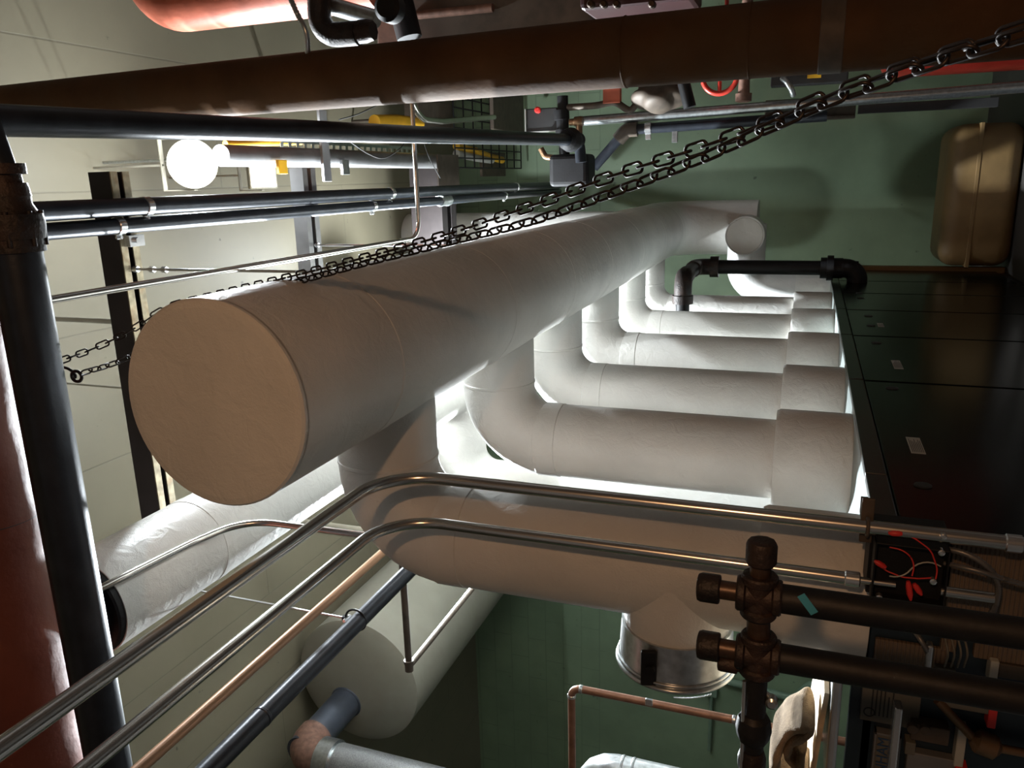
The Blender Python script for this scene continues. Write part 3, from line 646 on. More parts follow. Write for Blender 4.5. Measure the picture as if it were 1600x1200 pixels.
# ------------------------------------------------------------------ gas drops with crosses and caps in the foreground
GY = 1.55
def fitting_cap(bm, c, d, r, L_):
    c = V(c); d = V(d).normalized(); prof(bm, c, c + d, [(0, r * .93), (L_ * .06, r), (L_ * .8, r), (L_ * .95, r * .9), (L_, r * .6)], 10)
def cross(label, cpx, groupn='gas_drop'):
    c = P(*cpx, GY); t = thing(groupn, label, 'gas pipe', c, 'black iron gas drops with crosses'); return t, c
g1, c1 = cross('upper black iron gas drop, its cross capped on two sides', (1186, 930))
g2, c2 = cross('lower black iron gas drop, its cross joined to the bushed branch below', (1184, 1022))
RXv, RZv = V((1, 0, 0)), V((0, 0, 1))
for t, c in ((g1, c1), (g2, c2)):
    b = NB()
    prof(b, c - RXv * .047, c + RXv, [(0, .034), (.004, .037), (.016, .037), (.02, .031), (.074, .031), (.078, .037), (.09, .037), (.094, .034)], 28)
    prof(b, c - RZv * .045, c + RZv, [(0, .034), (.004, .037), (.016, .037), (.02, .031), (.070, .031), (.074, .037), (.086, .037), (.09, .034)], 28)
    part('cross_body', b, 'cast', t)
    b = NB(); tube(b, [c + RZv * .04, c + RZv * .085], .020, 18); part('nipple', b, 'rustdark', t)
    b = NB(); fitting_cap(b, c + RZv * .078, RZv, .031, .048); part('pipe_cap', b, 'cast', t)
    b = NB(); tube(b, [c - RZv * .03, c - RZv * 1.6], .030, 28); part('drop_pipe', b, 'black', t)
b = NB(); tube(b, [c1 + RXv * .03, c1 + RXv * .085], .021, 18); part('nipple', b, 'rustdark', g1)
b = NB(); fitting_cap(b, c1 + RXv * .072, RXv, .031, .052); part('pipe_cap', b, 'cast', g1)
b = NB(); tube(b, [c1 - RXv * .03, c2 + RXv * .03], .024, 18); part('nipple', b, 'rustdark', g1)
bt = P(1262, 944, GY - .031); b = NB(); d_ = V((-.018, 0, -.014)); n_ = V((0, -1, 0)); s_ = V((-.014, 0, .018)) * .35
quadpatch(b, [bt - d_ + s_, bt + d_ + s_, bt + d_ - s_, bt - d_ - s_], n_, .001); part('tape_mark', b, 'bluetape', g1, 'small slanted strip of blue tape')
# branch running on below
t = thing('gas_branch', 'black iron branch with a union and round valve, hanging below the lower gas drop', 'gas pipe', c2 - RXv * .2)
b = NB(); tube(b, [c2 - RXv * .04, c2 - RXv * .5], .023, 20); part('pipe_run', b, 'black', t)
b = NB(); prof(b, c2 - RXv * .145, c2 - RXv * 9, [(0, .024), (.01, .034), (.035, .038), (.04, .038), (.06, .034), (.07, .026)], 8); part('union', b, 'black', t)
b = NB(); prof(b, c2 - RXv * .235, c2 - RXv * 9, [(0, .024), (.02, .030), (.04, .030), (.06, .024)], 20); part('coupling', b, 'cast', t)
kb = P(1206, 1096, GY); b = NB(); prof(b, kb + V((0, .01, 0)), kb - V((0, 1, 0)), [(0, .012), (.02, .013), (.024, .008)], 20); tube(b, [kb + V((0, .01, 0)), c2 - RXv * .075], .006, 10); part('valve_knob', b, 'galv', t)
b = NB(); q0, q1 = P(1163, 1064, GY - .02), P(1158, 1215, GY - .02); tube(b, [q0, q1], .0042, 10); part('pilot_tube', b, 'galv', t, 'thin grey tube alongside')
b = NB(); q0 = P(1130, 1036, GY); fitting_cap(b, q0 - RZv * .03, RZv, .018, .042); tube(b, [q0 - RZv * .05, q0 - RZv * .02], .013, 14); part('bush', b, 'cast', t)

# black offset pipe in front of the far risers
oy = 9.95; rr_ = .098
a_ = P(1215, 418, oy); t = thing('offset_pipe', 'long black iron pipe with elbows in front of the farthest risers', 'pipe', a_)
top = P(1088, 416, oy); bot = P(1340, 427, oy); ty_ = 8.86
b = NB(); tube(b, [(a_[0], oy, top[2] - .1), (a_[0], oy, bot[2])], rr_ * .86, 28); part('pipe_run', b, 'black', t)
b = NB(); tube(b, fillet([(a_[0], oy, top[2] - .25), (a_[0], oy, top[2]), (a_[0], oy - .30, top[2])], .13, 8), rr_, 24); prof(b, (a_[0], oy, top[2] - .27), (a_[0], oy, 9), [(0, rr_ * .9), (0, rr_ * 1.3), (.10, rr_ * 1.3), (.10, rr_)], 20); part('elbow', b, 'cast', t)
b = NB(); tube(b, [(a_[0], oy - .2, top[2]), (a_[0], ty_ + .1, top[2])], rr_ * .8, 20); part('nipple', b, 'black', t)
b = NB(); tube(b, fillet([(a_[0], ty_ + .28, top[2]), (a_[0], ty_, top[2]), (a_[0] - .28, ty_, top[2])], .14, 8), rr_, 24); prof(b, (a_[0] - .2, ty_, top[2]), (-9, ty_, top[2]), [(0, rr_), (0, rr_ * 1.18), (.09, rr_ * 1.18), (.09, rr_)], 20); part('elbow', b, 'cast', t)
b = NB(); tube(b, [(a_[0] - .25, ty_, top[2]), (a_[0] - .95, ty_, top[2])], rr_ * .78, 20); part('branch', b, 'black', t)
b = NB(); zb_ = P(1290, 425, oy)[2]; prof(b, (a_[0], oy, zb_ + .06), (a_[0], oy, -9), [(0, rr_), (0, rr_ * 1.25), (.07, rr_ * 1.25), (.07, rr_ * 1.5), (.14, rr_ * 1.5), (.14, rr_ * 1.2), (.24, rr_ * 1.2), (.24, rr_)], 12); part('union', b, 'black', t)
b = NB(); tube(b, fillet([(a_[0], oy, zb_ - .12), (a_[0], oy, bot[2]), (XF, oy, bot[2])], .14, 8), rr_ * 1.12, 24); part('elbow', b, 'black', t)

# ------------------------------------------------------------------ brown insulated vertical pipe on the right
bx, by = .635, 4.5
t = thing('brown_riser', 'thick brown insulated pipe running floor to ceiling on the right', 'pipe', (bx, by, ZF))
b = NB(); tube(b, [(.655, 4.36, ZF), (.62, 4.62, ZC)], [.185, .165], 48); part('pipe_jacket', b, 'brown', t)
def brown_at(z): k = (z - ZF) / (ZC - ZF); return V((.655 - .035 * k, 4.36 + .26 * k, z)), .185 - .02 * k
for px, py, w_ in [(975, 75, .012), (1172, 60, .012), (1300, 50, .11)]:
    z = P(px, py, 4.4)[2]; c, r = brown_at(z); b = NB(); bandring(b, c, (0, 0, 1), r + .001, w_, .003); part('jacket_band', b, 'dullbrown' if w_ > .05 else 'brown', t)

# ------------------------------------------------------------------ flood lamps on a tube
def flood(label, c, tilt, sz=.19, rnd=False):
    t = thing('flood_lamp', label, 'lamp', c, 'white flood lamps under the ceiling')
    R_ = Matrix.Rotation(tilt, 3, 'X')
    dn = R_ @ V((0, -1, 0))
    b = NB()
    if rnd: prof(b, c - dn * .16, c + dn, [(0, .05), (.04, .12), (.12, sz * .9), (.2, sz)], 40)
    else: box(b, c - V((sz, .05, sz)), c + V((sz, .05, sz)), .012, R_, c)
    part('housing', b, 'lamphouse', t)
    b = NB(); cc = c + R_ @ V((0, -.055, 0))
    if rnd: prof(b, c + dn * .03, c + dn, [(0, sz * .96), (.03, sz * .9), (.05, sz * .6), (.06, .01)], 40)
    else: box(b, cc - V((sz - .02, .004, sz - .02)), cc + V((sz - .02, .004, sz - .02)), .002, R_, cc); part('lamp_glass', b, 'lampface', t, 'glaring white glass')
    b = NB(); 
    for s in (-1, 1): box(b, c + V((s * (sz + .012) - .005, -.02, 0)), c + V((s * (sz + .012) + .005, .02, sz + .12)), .002)
    box(b, c + V((-sz - .017, -.02, sz + .12)), c + V((sz + .017, .02, sz + .13))); tube(b, [c + V((0, 0, sz + .12)), V((c[0], c[1], ZC))], .01, 8); part('yoke', b, 'lamphouse', t); return t
flood('big glaring flood lamp, the brightest thing near the upper pipes', LA, math.radians(35), .20, True)
flood('smaller tilted flood lamp just beyond the glaring one', LB, math.radians(50), .13)
for c, lb in ((LC, 'ceiling lamp hidden above the far header'), (LD, 'ceiling lamp hidden above the return main'), (LE, 'shaded lamp hung behind the nearest riser')):
    t = thing('ceiling_lamp', lb, 'lamp', c)
    b = NB(); prof(b, c + V((0, 0, .0)), c + V((0, 0, 9)), [(0, .14), (.08, .10), (.2, .06), (ZC - c[2] , .05)], 24); part('housing', b, 'lamphouse', t)
t = thing('clip_lamp', 'warm work lamp clipped beside the viewer', 'lamp', LW + V((.12, -.08, 0)))
b = NB(); d_ = V((.8, -.5, .1)).normalized(); prof(b, LW + d_ * .08, LW + d_, [(0, .11), (.06, .08), (.12, .03), (.2, .025)], 24); part('reflector', b, 'galv', t)
b = NB(); tube(b, [LW + d_ * .2, V((LW[0] + .3, LW[1] - .2, ZF))], .015, 10); part('stand', b, 'black', t)

# grey tube, slotted strut and hangers beside the lamps
tz = 4.35; q0 = PZ(345, 243, tz); q1 = PZ(704, 243, tz)
t = thing('support_tube', 'long grey tube running beside the slotted strut beyond the flood lamps', 'tube', q0)
b = NB(); tube(b, [(q0[0], q0[1], tz), (q0[0], q1[1], tz)], .085, 28); part('tube_body', b, 'dullbrown' if 0 else 'beamgrey', t)
b = NB(); box(b, (q0[0] - .33, q1[1] - .62, tz - .11), (q0[0] + .08, q1[1] - .60 + .60, tz - .09), .004); part('end_bracket', b, 'dullbrown', t, 'brown steel bracket plate')
for y_ in (q0[1] + .4, q1[1] - .3):
    b = NB(); tube(b, [(q0[0], y_, tz), (q0[0], y_, ZC)], .012, 8); part('hanger_rod', b, 'galv', t)
uz = 4.5; u0 = PZ(440, 226, uz); u1 = PZ(650, 231, uz)
b = NB(); n = 22; L_ = u1[1] - u0[1]
box(b, (u0[0] - .045, u0[1], uz - .006), (u0[0] - .018, u1[1], uz)); box(b, (u0[0] + .018, u0[1], uz - .006), (u0[0] + .045, u1[1], uz))
for k in range(n + 1): y_ = u0[1] + L_ * k / n; box(b, (u0[0] - .02, y_ - .022, uz - .006), (u0[0] + .02, y_ + .022, uz))
box(b, (u0[0] - .05, u0[1], uz), (u0[0] - .044, u1[1], uz + .05)); box(b, (u0[0] + .044, u0[1], uz), (u0[0] + .05, u1[1], uz + .05))
solo('slotted_strut', b, 'galv', 'slotted steel strut with a row of holes beside the grey tube', 'strut')
for i, (px, ya_, yb_, lb) in enumerate([(500, 172, 284, 'longer grey strap hanger crossing behind the steam line'), (536, 250, 273, 'short bright hanger tab below the grey tube'), (437, 250, 272, 'small yellow-edged tab below the grey tube')]):
    p0, p1 = PZ(px, ya_, 4.25), PZ(px, yb_, 4.25); b = NB(); box(b, (p1[0], p0[1] - .06, 4.22), (p0[0], p0[1] + .06, 4.25), .004); 
    solo('strap_hanger', b, ['beamgrey', 'galv', 'yellow'][i], lb, 'hanger')
# basket tray with yellow and white cartons
q0, q1 = PZ(712, 262, 4.6), PZ(812, 160, 4.6)
t = thing('wire_basket_tray', 'black wire basket tray at the far end of the grey tube', 'cable tray', q0)
b = NB(); nx, ny_ = 8, 8
for i in range(ny_ + 1): y_ = q0[1] + (q1[1] - q0[1]) * i / ny_; tube(b, [(q0[0], y_, 4.6), (q1[0], y_, 4.6)], .011, 6); 
for i in range(nx + 1): x_ = q0[0] + (q1[0] - q0[0]) * i / nx; tube(b, [(x_, q0[1], 4.6), (x_, q1[1], 4.6)], .011, 6)
part('wire_mesh', b, 'black', t)
for i, (xa, xb, ya_, yb_, m, lb) in enumerate([(715, 745, 228, 236, 'yellow', 'short yellow cable bundle lying in the basket tray'), (742, 786, 236, 250, 'yellow', 'longer yellow cable bundle at the lower edge of the basket tray'), (715, 770, 240, 250, 'paper', 'pale grey bundle lying in the basket tray')]):
    p0, p1 = PZ(xa, ya_, 4.66), PZ(xb, yb_, 4.66); b = NB(); r_ = .055
    tube(b, [(p0[0], p0[1], 4.68), ((p0[0] + p1[0]) / 2 - .01, (p0[1] + p1[1]) / 2, 4.68), (p1[0], p1[1], 4.68)], r_, 12); solo('cable_bundle', b, m, lb, 'cable', 'cable bundles in the basket tray')
p0, p1 = PZ(352, 225, 4.6), PZ(470, 222, 4.6); b = NB(); tube(b, [p0, p1], .03, 10); solo('cable_bundle', b, 'yellow', 'yellow cable beside the slotted strut near the flood lamps', 'cable')
p0, p1 = PZ(585, 190, 4.6), PZ(655, 194, 4.6); b = NB(); tube(b, [p0, (p0 + p1) / 2 + V((.02, 0, 0)), p1], .075, 12); solo('cable_bundle', b, 'yellow', 'thick yellow cable between the brown riser and the steam line', 'cable')
b = NB(); p0, p1 = PZ(655, 203, 4.7), PZ(706, 163, 4.7); box(b, (p0[0], p0[1], 4.7), (p1[0], p1[1], 4.9), .01); tube(b, [((p0[0] + p1[0]) / 2, (p0[1] + p1[1]) / 2, 4.85), ((p0[0] + p1[0]) / 2, (p0[1] + p1[1]) / 2, ZC)], .02, 8); solo('pull_box', b, 'dullbrown', 'brown steel box beyond the thick yellow cable', 'box')
b = NB(); q_ = PZ(645, 168, 4.2); tube(b, fillet([V((q_[0] + .35, q_[1] - .1, ZC - .05)), V((q_[0] + .35, q_[1] - .1, 4.2)), PZ(645, 168, 4.2), PZ(662, 187, 4.2), PZ(690, 190, 4.2), PZ(772, 183, 4.2)], .3, 8), .035, 16); solo('bent_conduit', b, 'emt', 'bright bent conduit in front of the basket tray', 'conduit')
b = NB(); p0, p1 = PZ(772, 202, 4.3), PZ(818, 150, 4.3); box(b, (p0[0], p0[1], 4.3), (p1[0], p1[1], 4.36), .01); tube(b, [(p1[0] - .05, p0[1] + .1, 4.33), (p1[0] - .05, p0[1] + .1, ZC - .02)], .015, 8); solo('rust_plate', b, 'dullbrown', 'rusty brown plate at the end of the bright bent conduit', 'plate')
b = NB(); p0, p1 = PZ(778, 275, 4.5), PZ(812, 238, 4.5); box(b, (p0[0], p0[1], 4.75), (p1[0], p1[1], 4.8), .01); solo('dark_plate', b, 'dullbrown', 'dark brown plate behind the corner of the basket tray', 'plate')
# thin black wires
for i, pts in enumerate([[(530, 187), (560, 178), (598, 160)], [(545, 220), (575, 240), (600, 247), (625, 232), (635, 218)], [(660, 215), (670, 245), (688, 278)]]):
    b = NB(); tube(b, smooth_path([PZ(x, y, 4.15) for x, y in pts], 8), .006, 6); solo('black_wire', b, 'ink', ['short black wire leaving the tied cables', 'drooping black wire loop under the grey tube', 'black wire hanging over the brown bracket'][i], 'wire')

# ------------------------------------------------------------------ valve and trap cluster at the end of the steam line
ty = 8.6
def W(px, py, Y=ty): return P(px, py, Y)
t = thing('valve_trap', 'big black trap with pipe stubs where the steam line ends', 'valve', W(895, 265))
b = NB(); p0, p1 = W(865, 292), W(925, 240); box(b, (p0[0], ty - .18, p1[2]), (p1[0], ty + .18, p0[2]), .05, segs=3); part('trap_body', b, 'black', t)
b = NB(); q = W(879, 200); tube(b, [W(879, 150), W(882, 245)], .058, 20); prof(b, W(877, 172), W(880, 230), [(0, .06), (.0, .085), (.1, .085), (.1, .06), (.2, .06), (.2, .075), (.26, .075)], 16); part('inlet_pipe', b, 'black', t)
b = NB(); tube(b, fillet([W(868, 247), W(852, 245), W(845, 232)], .05, 5), .033, 14); tube(b, [W(885, 246), W(903, 244)], .03, 12); part('brass_elbow', b, 'brass', t)
b = NB(); tube(b, fillet([W(890, 191), W(905, 190), W(905, 212)], .03, 5), .036, 14); prof(b, W(898, 190), W(915, 189), [(0, .05), (.06, .055), (.09, .05)], 12); part('brass_tee', b, 'brass', t)
b = NB(); p0, p1 = W(820, 206), W(868, 167); box(b, (p0[0], ty + .05, p1[2]), (p1[0], ty + .25, p0[2]), .01); q0_ = solo('switch_box', b, 'ink', 'black switch box with a pale edge and a small red button', 'box')
q0_['_off'] = list(q0_.location)
b = NB(); c = W(841, 172, ty + .04); prof(b, c, c - V((0, 1, 0)), [(0, .035), (.03, .035), (.035, .02)], 16); part('red_button', b, 'red', q0_)
b = NB(); w_ = .012
for q in ((p0[0], p0[2], p1[0] , p0[2] + w_), (p0[0] - w_, p1[2], p0[0], p0[2])): box(b, (min(q[0], q[2]), ty + .04, min(q[1], q[3])), (max(q[0], q[2]), ty + .05, max(q[1], q[3])))
part('pale_edge', b, 'paper', q0_)
# long galvanised pipe down the wall + 45 degree black pipe
gy = 9.0
t = thing('wall_pipe', 'long dull galvanised pipe running down the green wall from the brass tee', 'pipe', P(1100, 172, gy))
ga, gb = P(912, 189, gy), P(1640, 122, gy)
b = NB(); tube(b, [ga, V((ga[0] + .1, gy, gb[2]))], .052, 20); part('pipe_run', b, 'galv', t)
ka, kb_, kc = P(928, 262, gy), P(979, 203, gy), P(1195, 186, gy)
t = thing('angled_pipe', 'black pipe with a forty-five degree elbow on the green wall', 'pipe', kb_)
b = NB(); tube(b, fillet([ka, kb_, kc + V((0, 0, -.6))], .1, 6), .055, 20); part('pipe_run', b, 'blackpipe', t)
b = NB(); dd1 = (ka - kb_).normalized(); dd2 = (kc - kb_).normalized(); tube(b, fillet([kb_ + dd1 * .14, kb_, kb_ + dd2 * .12], .08, 6), .078, 20); part('elbow', b, 'dullbrown', t)
b = NB(); q = kb_ + dd2 * .24; bandring(b, q, dd2, .057, .07, .006); box(b, q + V((-.12, -.01, -.03)), q + V((-.06, .01, .03)), .004); part('pipe_strap', b, 'chrome', t)
b = NB(); q = kb_ + dd2 * .52; box(b, q + V((-.17, -.02, -.04)), q + V((-.05, .02, .02)), .004); part('bracket', b, 'galv', t)
b = NB(); p0, p1 = P(1195, 192, 9.4), P(1338, 150, 9.4); box(b, (p0[0], 9.3, p1[2]), (p1[0], 9.45, p0[2]), .01); box(b, (p0[0], 9.27, p1[2]), (p0[0] + .03, 9.3, p0[2]), .004); solo('steel_enclosure', b, 'dullbrown', 'flat grey-brown steel enclosure behind the chain on the green wall', 'box')
b = NB(); p0, p1 = P(1340, 178, 10.5), P(1560, 152, 10.5); box(b, (p0[0] - .0, 10.45, p1[2]), (p0[0] + .10, 10.55, p0[2]), .004); solo('black_channel', b, 'ink', 'thin black channel running down the green wall below the enclosure', 'channel')
# odds and ends between brown riser and wall
b = NB(); tube(b, smooth_path([W(885, 168), W(930, 165), W(960, 160), W(985, 172), W(1000, 150)], 6), [.03 + .0] * 25, 10) if False else tube(b, smooth_path([W(885, 168), W(930, 165), W(960, 160), W(985, 172), W(1000, 150)], 6), .035, 10); solo('bent_tube', b, 'dullbrown', 'crooked brown tube between the brown riser and the wall pipe', 'tube')
b = NB(); r_ = bmesh.ops.create_icosphere(b, subdivisions=4, radius=1)
c = W(1030, 150)
for v in r_['verts']:
    n_ = 1 + .12 * math.sin(v.co.x * 5 + v.co.y * 4) * math.cos(v.co.z * 4); v.co = c + V((v.co.x * .16, v.co.y * .2, v.co.z * .27)) * n_
for f in b.faces: f.smooth = True
tube(b, [c, V((XR, c[1], c[2]))], .05, 10); solo('lagging_lump', b, 'dullbrown', 'ragged brown lump of lagging under the brown riser', 'lagging')
b = NB(); tube(b, [V((XR, 8, W(1066, 120, 8)[2])), W(1066, 120, 8), W(1078, 168, 8)], .06, 12); solo('dark_stub', b, 'black', 'dark stub pipe beside the ragged lagging', 'pipe')
b = NB(); p0 = W(945, 158); box(b, p0 + V((-.02, -.04, 0)), p0 + V((.12, .04, -.16)), .01); solo('orange_tag', b, 'redins', 'small orange tag above the crooked brown tube', 'tag')
b = NB(); torus(b, P(1125, 118, 8.6), (0, 1, 0), .17, .026, 32, 10); q_ = P(1125, 118, 8.6); tube(b, [q_ - V((.17, 0, 0)), q_ + V((.17, 0, 0)), q_ + V((.2, .4, 0)), V((XR, q_[1] + .4, q_[2]))], .02, 8); solo('red_handwheel', b, 'redtank', 'red handwheel half hidden by the brown riser', 'handwheel')
b = NB(); q = P(1163, 125, 8.2); L_ = XR - q[0]; prof(b, V((XR, q[1], q[2])), q + V((-9, 0, 0)), [(0, .05), (L_, .05), (L_ + .12, .055), (L_ + .12, .075), (L_ + .19, .075), (L_ + .2, .05)], 16); solo('capped_stub', b, 'rust', 'rusty capped stub beside the red handwheel', 'pipe')
b = NB(); p0, p1 = P(1325, 128, 8.8), P(1205, 108, 8.8); box(b, (p0[0], 8.8, p0[2]), (p1[0] + .1, 8.95, p1[2]), .01); o_ = solo('small_cabinet', b, 'ink', 'dark small cabinet between the brown riser and the wall pipe', 'box')
b = NB(); p0 = P(1262, 122, 8.78); box(b, p0, p0 + V((.05, -.02, -.12)), .004); solo('yellow_tag', b, 'yellow', 'small yellow tag on the dark cabinet', 'tag')
b = NB(); flex(b, [P(1222, 122, 8.7), P(1235, 130, 8.6), P(1240, 152, 8.7)], .03, .03); solo('flexible_conduit', b, 'galv', 'short grey flex curving off the dark small cabinet', 'conduit')
# red tank low on the right wall side
q = P(1450, 96, 9.6)
b = NB(); prof(b, (q[0] + .35, 9.9, -.55), (q[0] + .35, 9.9, -9), [(0, .05), (.03, .25), (.1, .4), (.2, .46), (1.5, .46), (1.7, .3)], 40); solo('red_tank', b, 'redtank', 'red enamelled tank showing as a strip under the brown riser', 'tank')

# tan insulated vessel at the far wall
t = thing('tan_vessel', 'tan canvas-covered vessel with rounded corners and a pale band, at the far wall', 'vessel', P(1560, 300, 11.2))
p0, p1 = P(1487, 416, 11), P(1487, 194, 11)
b = NB(); box(b, (p0[0], 10.9, ZF), (p1[0], 11.9, p1[2]), .18, segs=5)
for f in b.faces: f.smooth = True
part('vessel_body', b, 'tan', t)
zz = P(1524, 300, 10.9)[2]; b = NB(); box(b, (p0[0] - .003, 10.893, zz - .02), (p1[0] + .003, 11.9, zz + .02), .004); part('canvas_band', b, 'tan', t, 'pale seam band')

# ------------------------------------------------------------------ upper right clutter: red insulated pipe, fittings, brown casing
ry_ = 5.2
c0 = P(290, 24, ry_); Rr = .20
e0 = P(262, 30, ry_); rx_ = P(330, 45, ry_)[0] + Rr
t = thing('red_pipe', 'red insulated pipe with a rounded elbow at the upper frame edge', 'pipe', (rx_, ry_, 1))
zt = P(205, 0, ry_)[2] - Rr
b = NB(); tube(b, fillet([(rx_ + 1.4, ry_, zt), (rx_, ry_, zt), (rx_, ry_, P(592, 20, ry_)[2])], .30, 12), Rr, 40); part('pipe_jacket', b, 'redins', t)
b = NB(); tube(b, [(rx_, ry_, P(592, 20, ry_)[2] + .02), (rx_, ry_, ZF)], .11, 24); part('pipe_run', b, 'dullbrown', t)
b = NB(); flex(b, [P(450, -10, 4.4), P(466, 25, 4.4), P(480, 50, 4.4), P(481, 85, 4.45), P(483, 115, 4.50)], .018, .02); solo('flexible_conduit', b, 'galv', 'bright armoured flex curving down onto the brown riser', 'conduit')
t = thing('iron_elbow', 'dark iron elbow and nipples beside the bright armoured flex', 'fitting', P(500, 40, 4.8))
b = NB(); tube(b, fillet([P(498, -25, 4.8), P(500, 56, 4.8), P(560, 52, 4.8)], .12, 8), .075, 24); part('elbow', b, 'cast', t)
b = NB(); a_, c_ = P(520, 54, 4.8), P(600, 46, 4.8); prof(b, a_, c_, [(0, .06), (.0, .075), (.05, .075), (.05, .05), (.09, .05), (.09, .07), (.14, .07), (.14, .052), (.19, .052), (.19, .072), (.25, .072), (.3, .06)], 8); part('nipple', b, 'cast', t)
b = NB(); tube(b, [P(520, 10, 4.9), P(590, 30, 4.9)], .055, 20); part('branch', b, 'galv', t)
b = NB(); c_ = P(607, 12, 4.6); prof(b, c_ + V((0, .08, 0)), c_ - V((0, 1, 0)), [(0, .06), (.02, .085), (.1, .085), (.12, .06)], 24); part('black_knob', b, 'black', t, 'round black knob')
b = NB(); p0, p1 = P(590, 95, 5.6), P(1010, -60, 5.6); box(b, (p0[0], 5.6, p1[2]), (p1[0] + .6, 5.9, p0[2]), .02); t_ = solo('brown_casing', b, 'dullbrown', 'flat dirty brown casing behind the brown riser at the upper edge', 'casing')
b = NB(); tube(b, [P(640, 25, 5.57), P(770, 12, 5.57)], .03, 12); solo('slim_pipe', b, 'rust', 'slim rusty pipe in front of the dirty brown casing', 'pipe')
b = NB(); p0, p1 = P(625, 45, 5.4), P(600, 70, 5.4); tube(b, [P(625, 0, 5.4), P(640, 60, 5.4)], .09, 16); solo('iron_stub', b, 'black', 'black iron stub beside the round knob', 'pipe')
t = thing('red_machine', 'dark red machine with bright fittings at the upper edge', 'machine', P(1000, 0, 5.0))
b = NB(); p0, p1 = P(905, 16, 5.0), P(1085, -60, 5.0); box(b, (p0[0], 5.0, p1[2]), (p0[0] + .6, 5.4, p0[2]), .03); part('machine_body', b, 'darkred', t)
b = NB()
for px in (925, 945, 965, 1020):
    b = NB(); c_ = P(px, 8, 4.98); prof(b, c_, c_ - V((0, 1, 0)), [(0, .022), (.04, .022), (.05, .015)], 12); part('fitting', b, 'rustdark', t)

# ------------------------------------------------------------------ lower left: big grey duct, galvanised vents, copper line
dy = 7.6; dc = P(560, 1062, dy); dr = .85
t = thing('grey_duct', 'large dull grey duct hung under the ceiling at the left, round end towards the viewer', 'duct', dc)
b = NB(); tube(b, [dc, (dc[0], YB - .02, dc[2])], dr, 64); part('duct_body', b, 'greyduct', t)
b = NB(); prof(b, dc, dc - V((0, 1, 0)), [(0, dr), (.02, dr), (.05, dr * .9), (.07, dr * .5), (.075, .01)], 64); part('end_cover', b, 'greyduct', t)
ic = P(545, 1092, dy)
t = thing('blue_grey_pipe', 'dark blue-grey pipe entering the round end of the large duct', 'pipe', ic)
iy = 6.55; ip = V((ic[0], iy, ic[2]))
b = NB(); tube(b, [(ic[0], dy + .02, ic[2]), ip], .20, 32); torus(b, (ic[0], dy - .07, ic[2]), (0, 1, 0), .20, .02, 32, 8); part('pipe_run', b, 'bluegrey', t)
ic2 = P(450, 1185, iy)
b = NB(); tube(b, fillet([ip + V((0, .3, 0)), V((ip[0], iy, ip[2])), V((ip[0], iy, ip[2] - .36))], .23, 10), .225, 32); part('elbow', b, 'rust', t)
b = NB(); prof(b, V((ip[0], iy, ip[2] - .28)), V((ip[0], iy, -9)), [(0, .22), (.0, .24), (.19, .24), (.19, .20), (.30, .20)], 36); part('ring', b, 'galv', t)
b = NB(); tube(b, [V((ip[0], iy, ip[2] - .5)), V((ip[0], iy, ZF))], .215, 36); part('vent_pipe', b, 'sheet', t, 'speckled galvanised vertical length')
hz = 2.9; h0, h1, h2 = PZ(630, 905, hz), PZ(640, 1040, hz), PZ(735, 925, hz)
t = thing('hook_pipe', 'thin grey-brown pipe dropping across the large duct and turning back', 'pipe', h1)
b = NB(); tube(b, fillet([h0 + V((1.2, 0, 0)), V((h1[0], h0[1], hz)), V((h1[0], h2[1] + 2, hz))], .06, 6), .028, 14); part('pipe_run', b, 'dullbrown', t)
b = NB(); q = V((h1[0], h0[1], hz)); prof(b, q + V((.06, 0, 0)), q - V((9, 0, 0)), [(0, .03), (.0, .042), (.03, .042), (.03, .036), (.1, .036)], 16); part('elbow', b, 'dullbrown', t)
# copper loop
cy = 3.7; k1 = P(893, 1074, cy)
t = thing('copper_loop', 'bare brown copper pipe with a soldered elbow beneath the draft damper', 'pipe', k1)
b = NB(); tube(b, fillet([k1 + V((-1.2, 0, 0)), k1, V((k1[0], cy, ZF))], .055, 8), .021, 18); part('pipe_run', b, 'copper', t)
z = P(1147, 1127, cy)[2]
for q_, a_x in ((k1 + V((0, 0, -.055)), (0, 0, 1)), (k1 + V((-.055, 0, 0)), (1, 0, 0)), (V((k1[0], cy, z)), (0, 0, 1))):
    b = NB(); bandring(b, q_, a_x, .021, .02, .003); part('solder_ring', b, 'galv', t)
# galvanised smoke pipe
sy = 4.3; sc = P(928, 1197, sy)
t = thing('smoke_pipe', 'galvanised smoke pipe with a segmented elbow at the lower frame edge', 'pipe', sc)
b = NB(); tube(b, fillet([sc + V((-1.2, 0, .02)), V((sc[0], sy, sc[2] + .02)), V((sc[0], sy, ZF))], .17, 4), .105, 36); part('pipe_run', b, 'galv', t)
b = NB()
for dz_ in (-.19, -.26): bandring(b, V((sc[0], sy, sc[2] + dz_)), (0, 0, 1), .105, .02, .004)
part('seam_ring', b, 'galv', t)
# conduit with box on the green wall
t = thing('wall_conduit', 'green painted box and conduit on the far wall under the draft damper', 'conduit', P(1112, 1080, YB))
q = P(1112, 1080, YB - .08); b = NB(); box(b, q + V((-.10, -.05, -.10)), q + V((.10, .08, .12)), .01); part('outlet_box', b, 'greenpaint', t)
b = NB(); tube(b, [q, V((q[0] - 1.3, q[1], q[2]))], .035, 12); part('conduit_tube', b, 'greenpaint', t)
t = thing('wall_conduit', 'dark green pipe run on the far wall, level with the crosses of the gas drops', 'conduit', P(1150, 1065, YB))
q = [P(1128, 1062, YB - .1), P(1240, 1092, YB - .1), P(1265, 1070, YB - .1), P(1300, 1068, YB - .1)]
b = NB(); tube(b, fillet(q, .2, 6), .07, 16); part('conduit_tube', b, 'greenpaint', t)

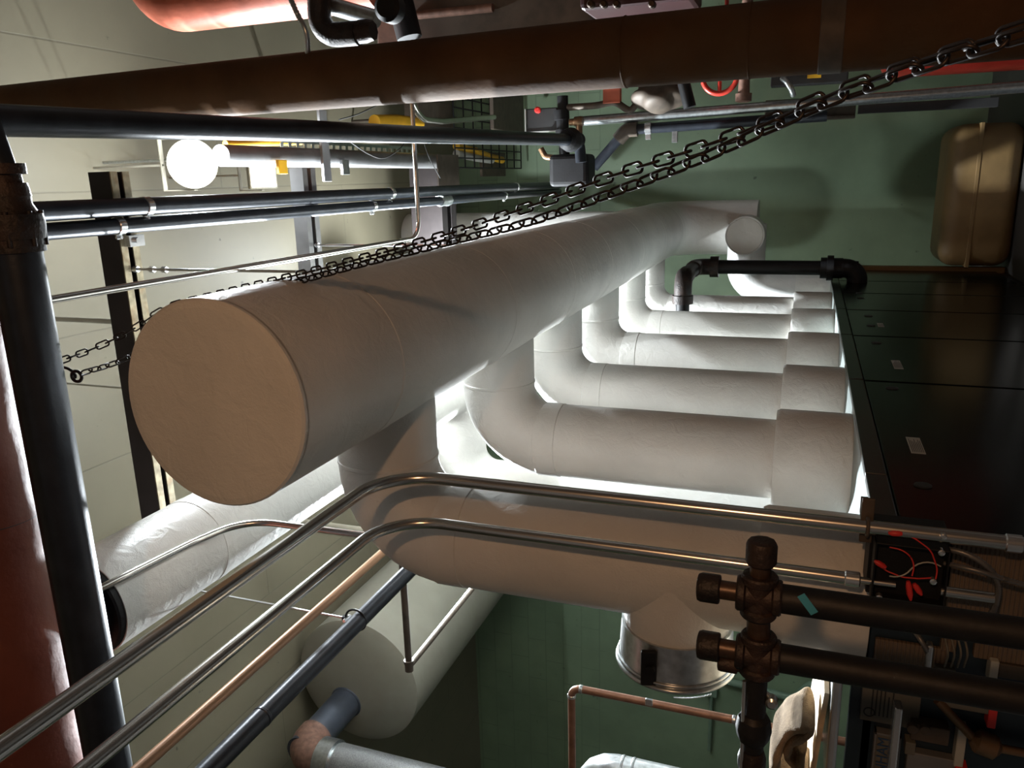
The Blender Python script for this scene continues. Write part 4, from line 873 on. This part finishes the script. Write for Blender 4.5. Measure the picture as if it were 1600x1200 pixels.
# towel and board on the boiler
ty2 = 2.86
w0, w1 = P(1288, 1075, ty2), P(1263, 1215, ty2)
t = solo('plywood_strip', tube(NB(), [V((0, 0, 0)), V((0, 0, .001))], .001, 3), 'wood', 'x', 'board') if False else None
b = NB(); d_ = (w1 - w0); L_ = d_.length; d_.normalize(); nn = V((-d_[2], 0, d_[0])); 
for s in (0, 1): pass
vs = []
for yy in (ty2 - .03, ty2 + .5):
    for (pp, o_) in ((w0, 0), (w1, 0), (w1, 1), (w0, 1)):
        q = pp + (d_ * .1 if pp is w1 else V((0, 0, 0))) + nn * (.018 if o_ else 0); vs.append(b.verts.new((q[0], yy, q[2])))
for f in ((0, 1, 2, 3), (7, 6, 5, 4), (0, 4, 5, 1), (1, 5, 6, 2), (2, 6, 7, 3), (3, 7, 4, 0)): b.faces.new([vs[k] for k in f])
solo('plywood_board', b, 'wood', 'pale plywood board lying under the tan towel', 'board')
b = NB(); box(b, V((P(1315, 1200, 2.8)[0] - .1, 2.78, P(1312, 1120, 2.8)[2])), V((P(1305, 1055, 2.8)[0], 3.3, P(1296, 1120, 2.8)[2])), .012, segs=3); solo('metal_cover', b, 'chrome', 'bright rolled metal cover edge beside the plywood board', 'cover')
# towel: a thick terry cloth rolled and folded over
pw = [P(x, y, 2.84) for x, y in [(1264, 1216), (1234, 1212), (1214, 1196), (1212, 1168), (1218, 1146), (1236, 1124), (1258, 1112), (1266, 1122), (1254, 1134), (1238, 1142), (1230, 1158), (1236, 1176), (1250, 1178), (1254, 1160)]]
path = smooth_path(pw, 6); b = NB(); rings = []; n_ = 20
for i, p in enumerate(path):
    q_ = path[min(i + 1, len(path) - 1)]; r_ = path[max(i - 1, 0)]; tn = (q_ - r_).normalized(); nr = V((tn[2], 0, -tn[0])).normalized()
    s_ = i / (len(path) - 1); th = .021 * (1 - .25 * s_) + .003 * math.sin(i * .9); dep = .15 - .05 * s_ + .012 * math.sin(i * .37); yc = 2.86 + .01 * math.sin(i * .5); row = []
    for k in range(n_):
        a_ = 2 * math.pi * k / n_; cx_, cy2 = math.cos(a_), math.sin(a_)
        ex = math.copysign(abs(cx_) ** .6, cx_); ey = math.copysign(abs(cy2) ** .6, cy2)
        row.append(b.verts.new(p + nr * (th * ex) + V((0, yc - p[1] + dep * ey, 0))))
    rings.append(row)
for a, c in zip(rings, rings[1:]):
    for k in range(n_): f = b.faces.new((a[k], a[(k + 1) % n_], c[(k + 1) % n_], c[k])); f.smooth = True
b.faces.new(rings[0]); b.faces.new(rings[-1])
solo('towel', b, 'towel', 'crumpled tan terry towel rolled up on the plywood board', 'towel')

for o in bpy.data.objects:
    if '_off' in o: del o['_off']
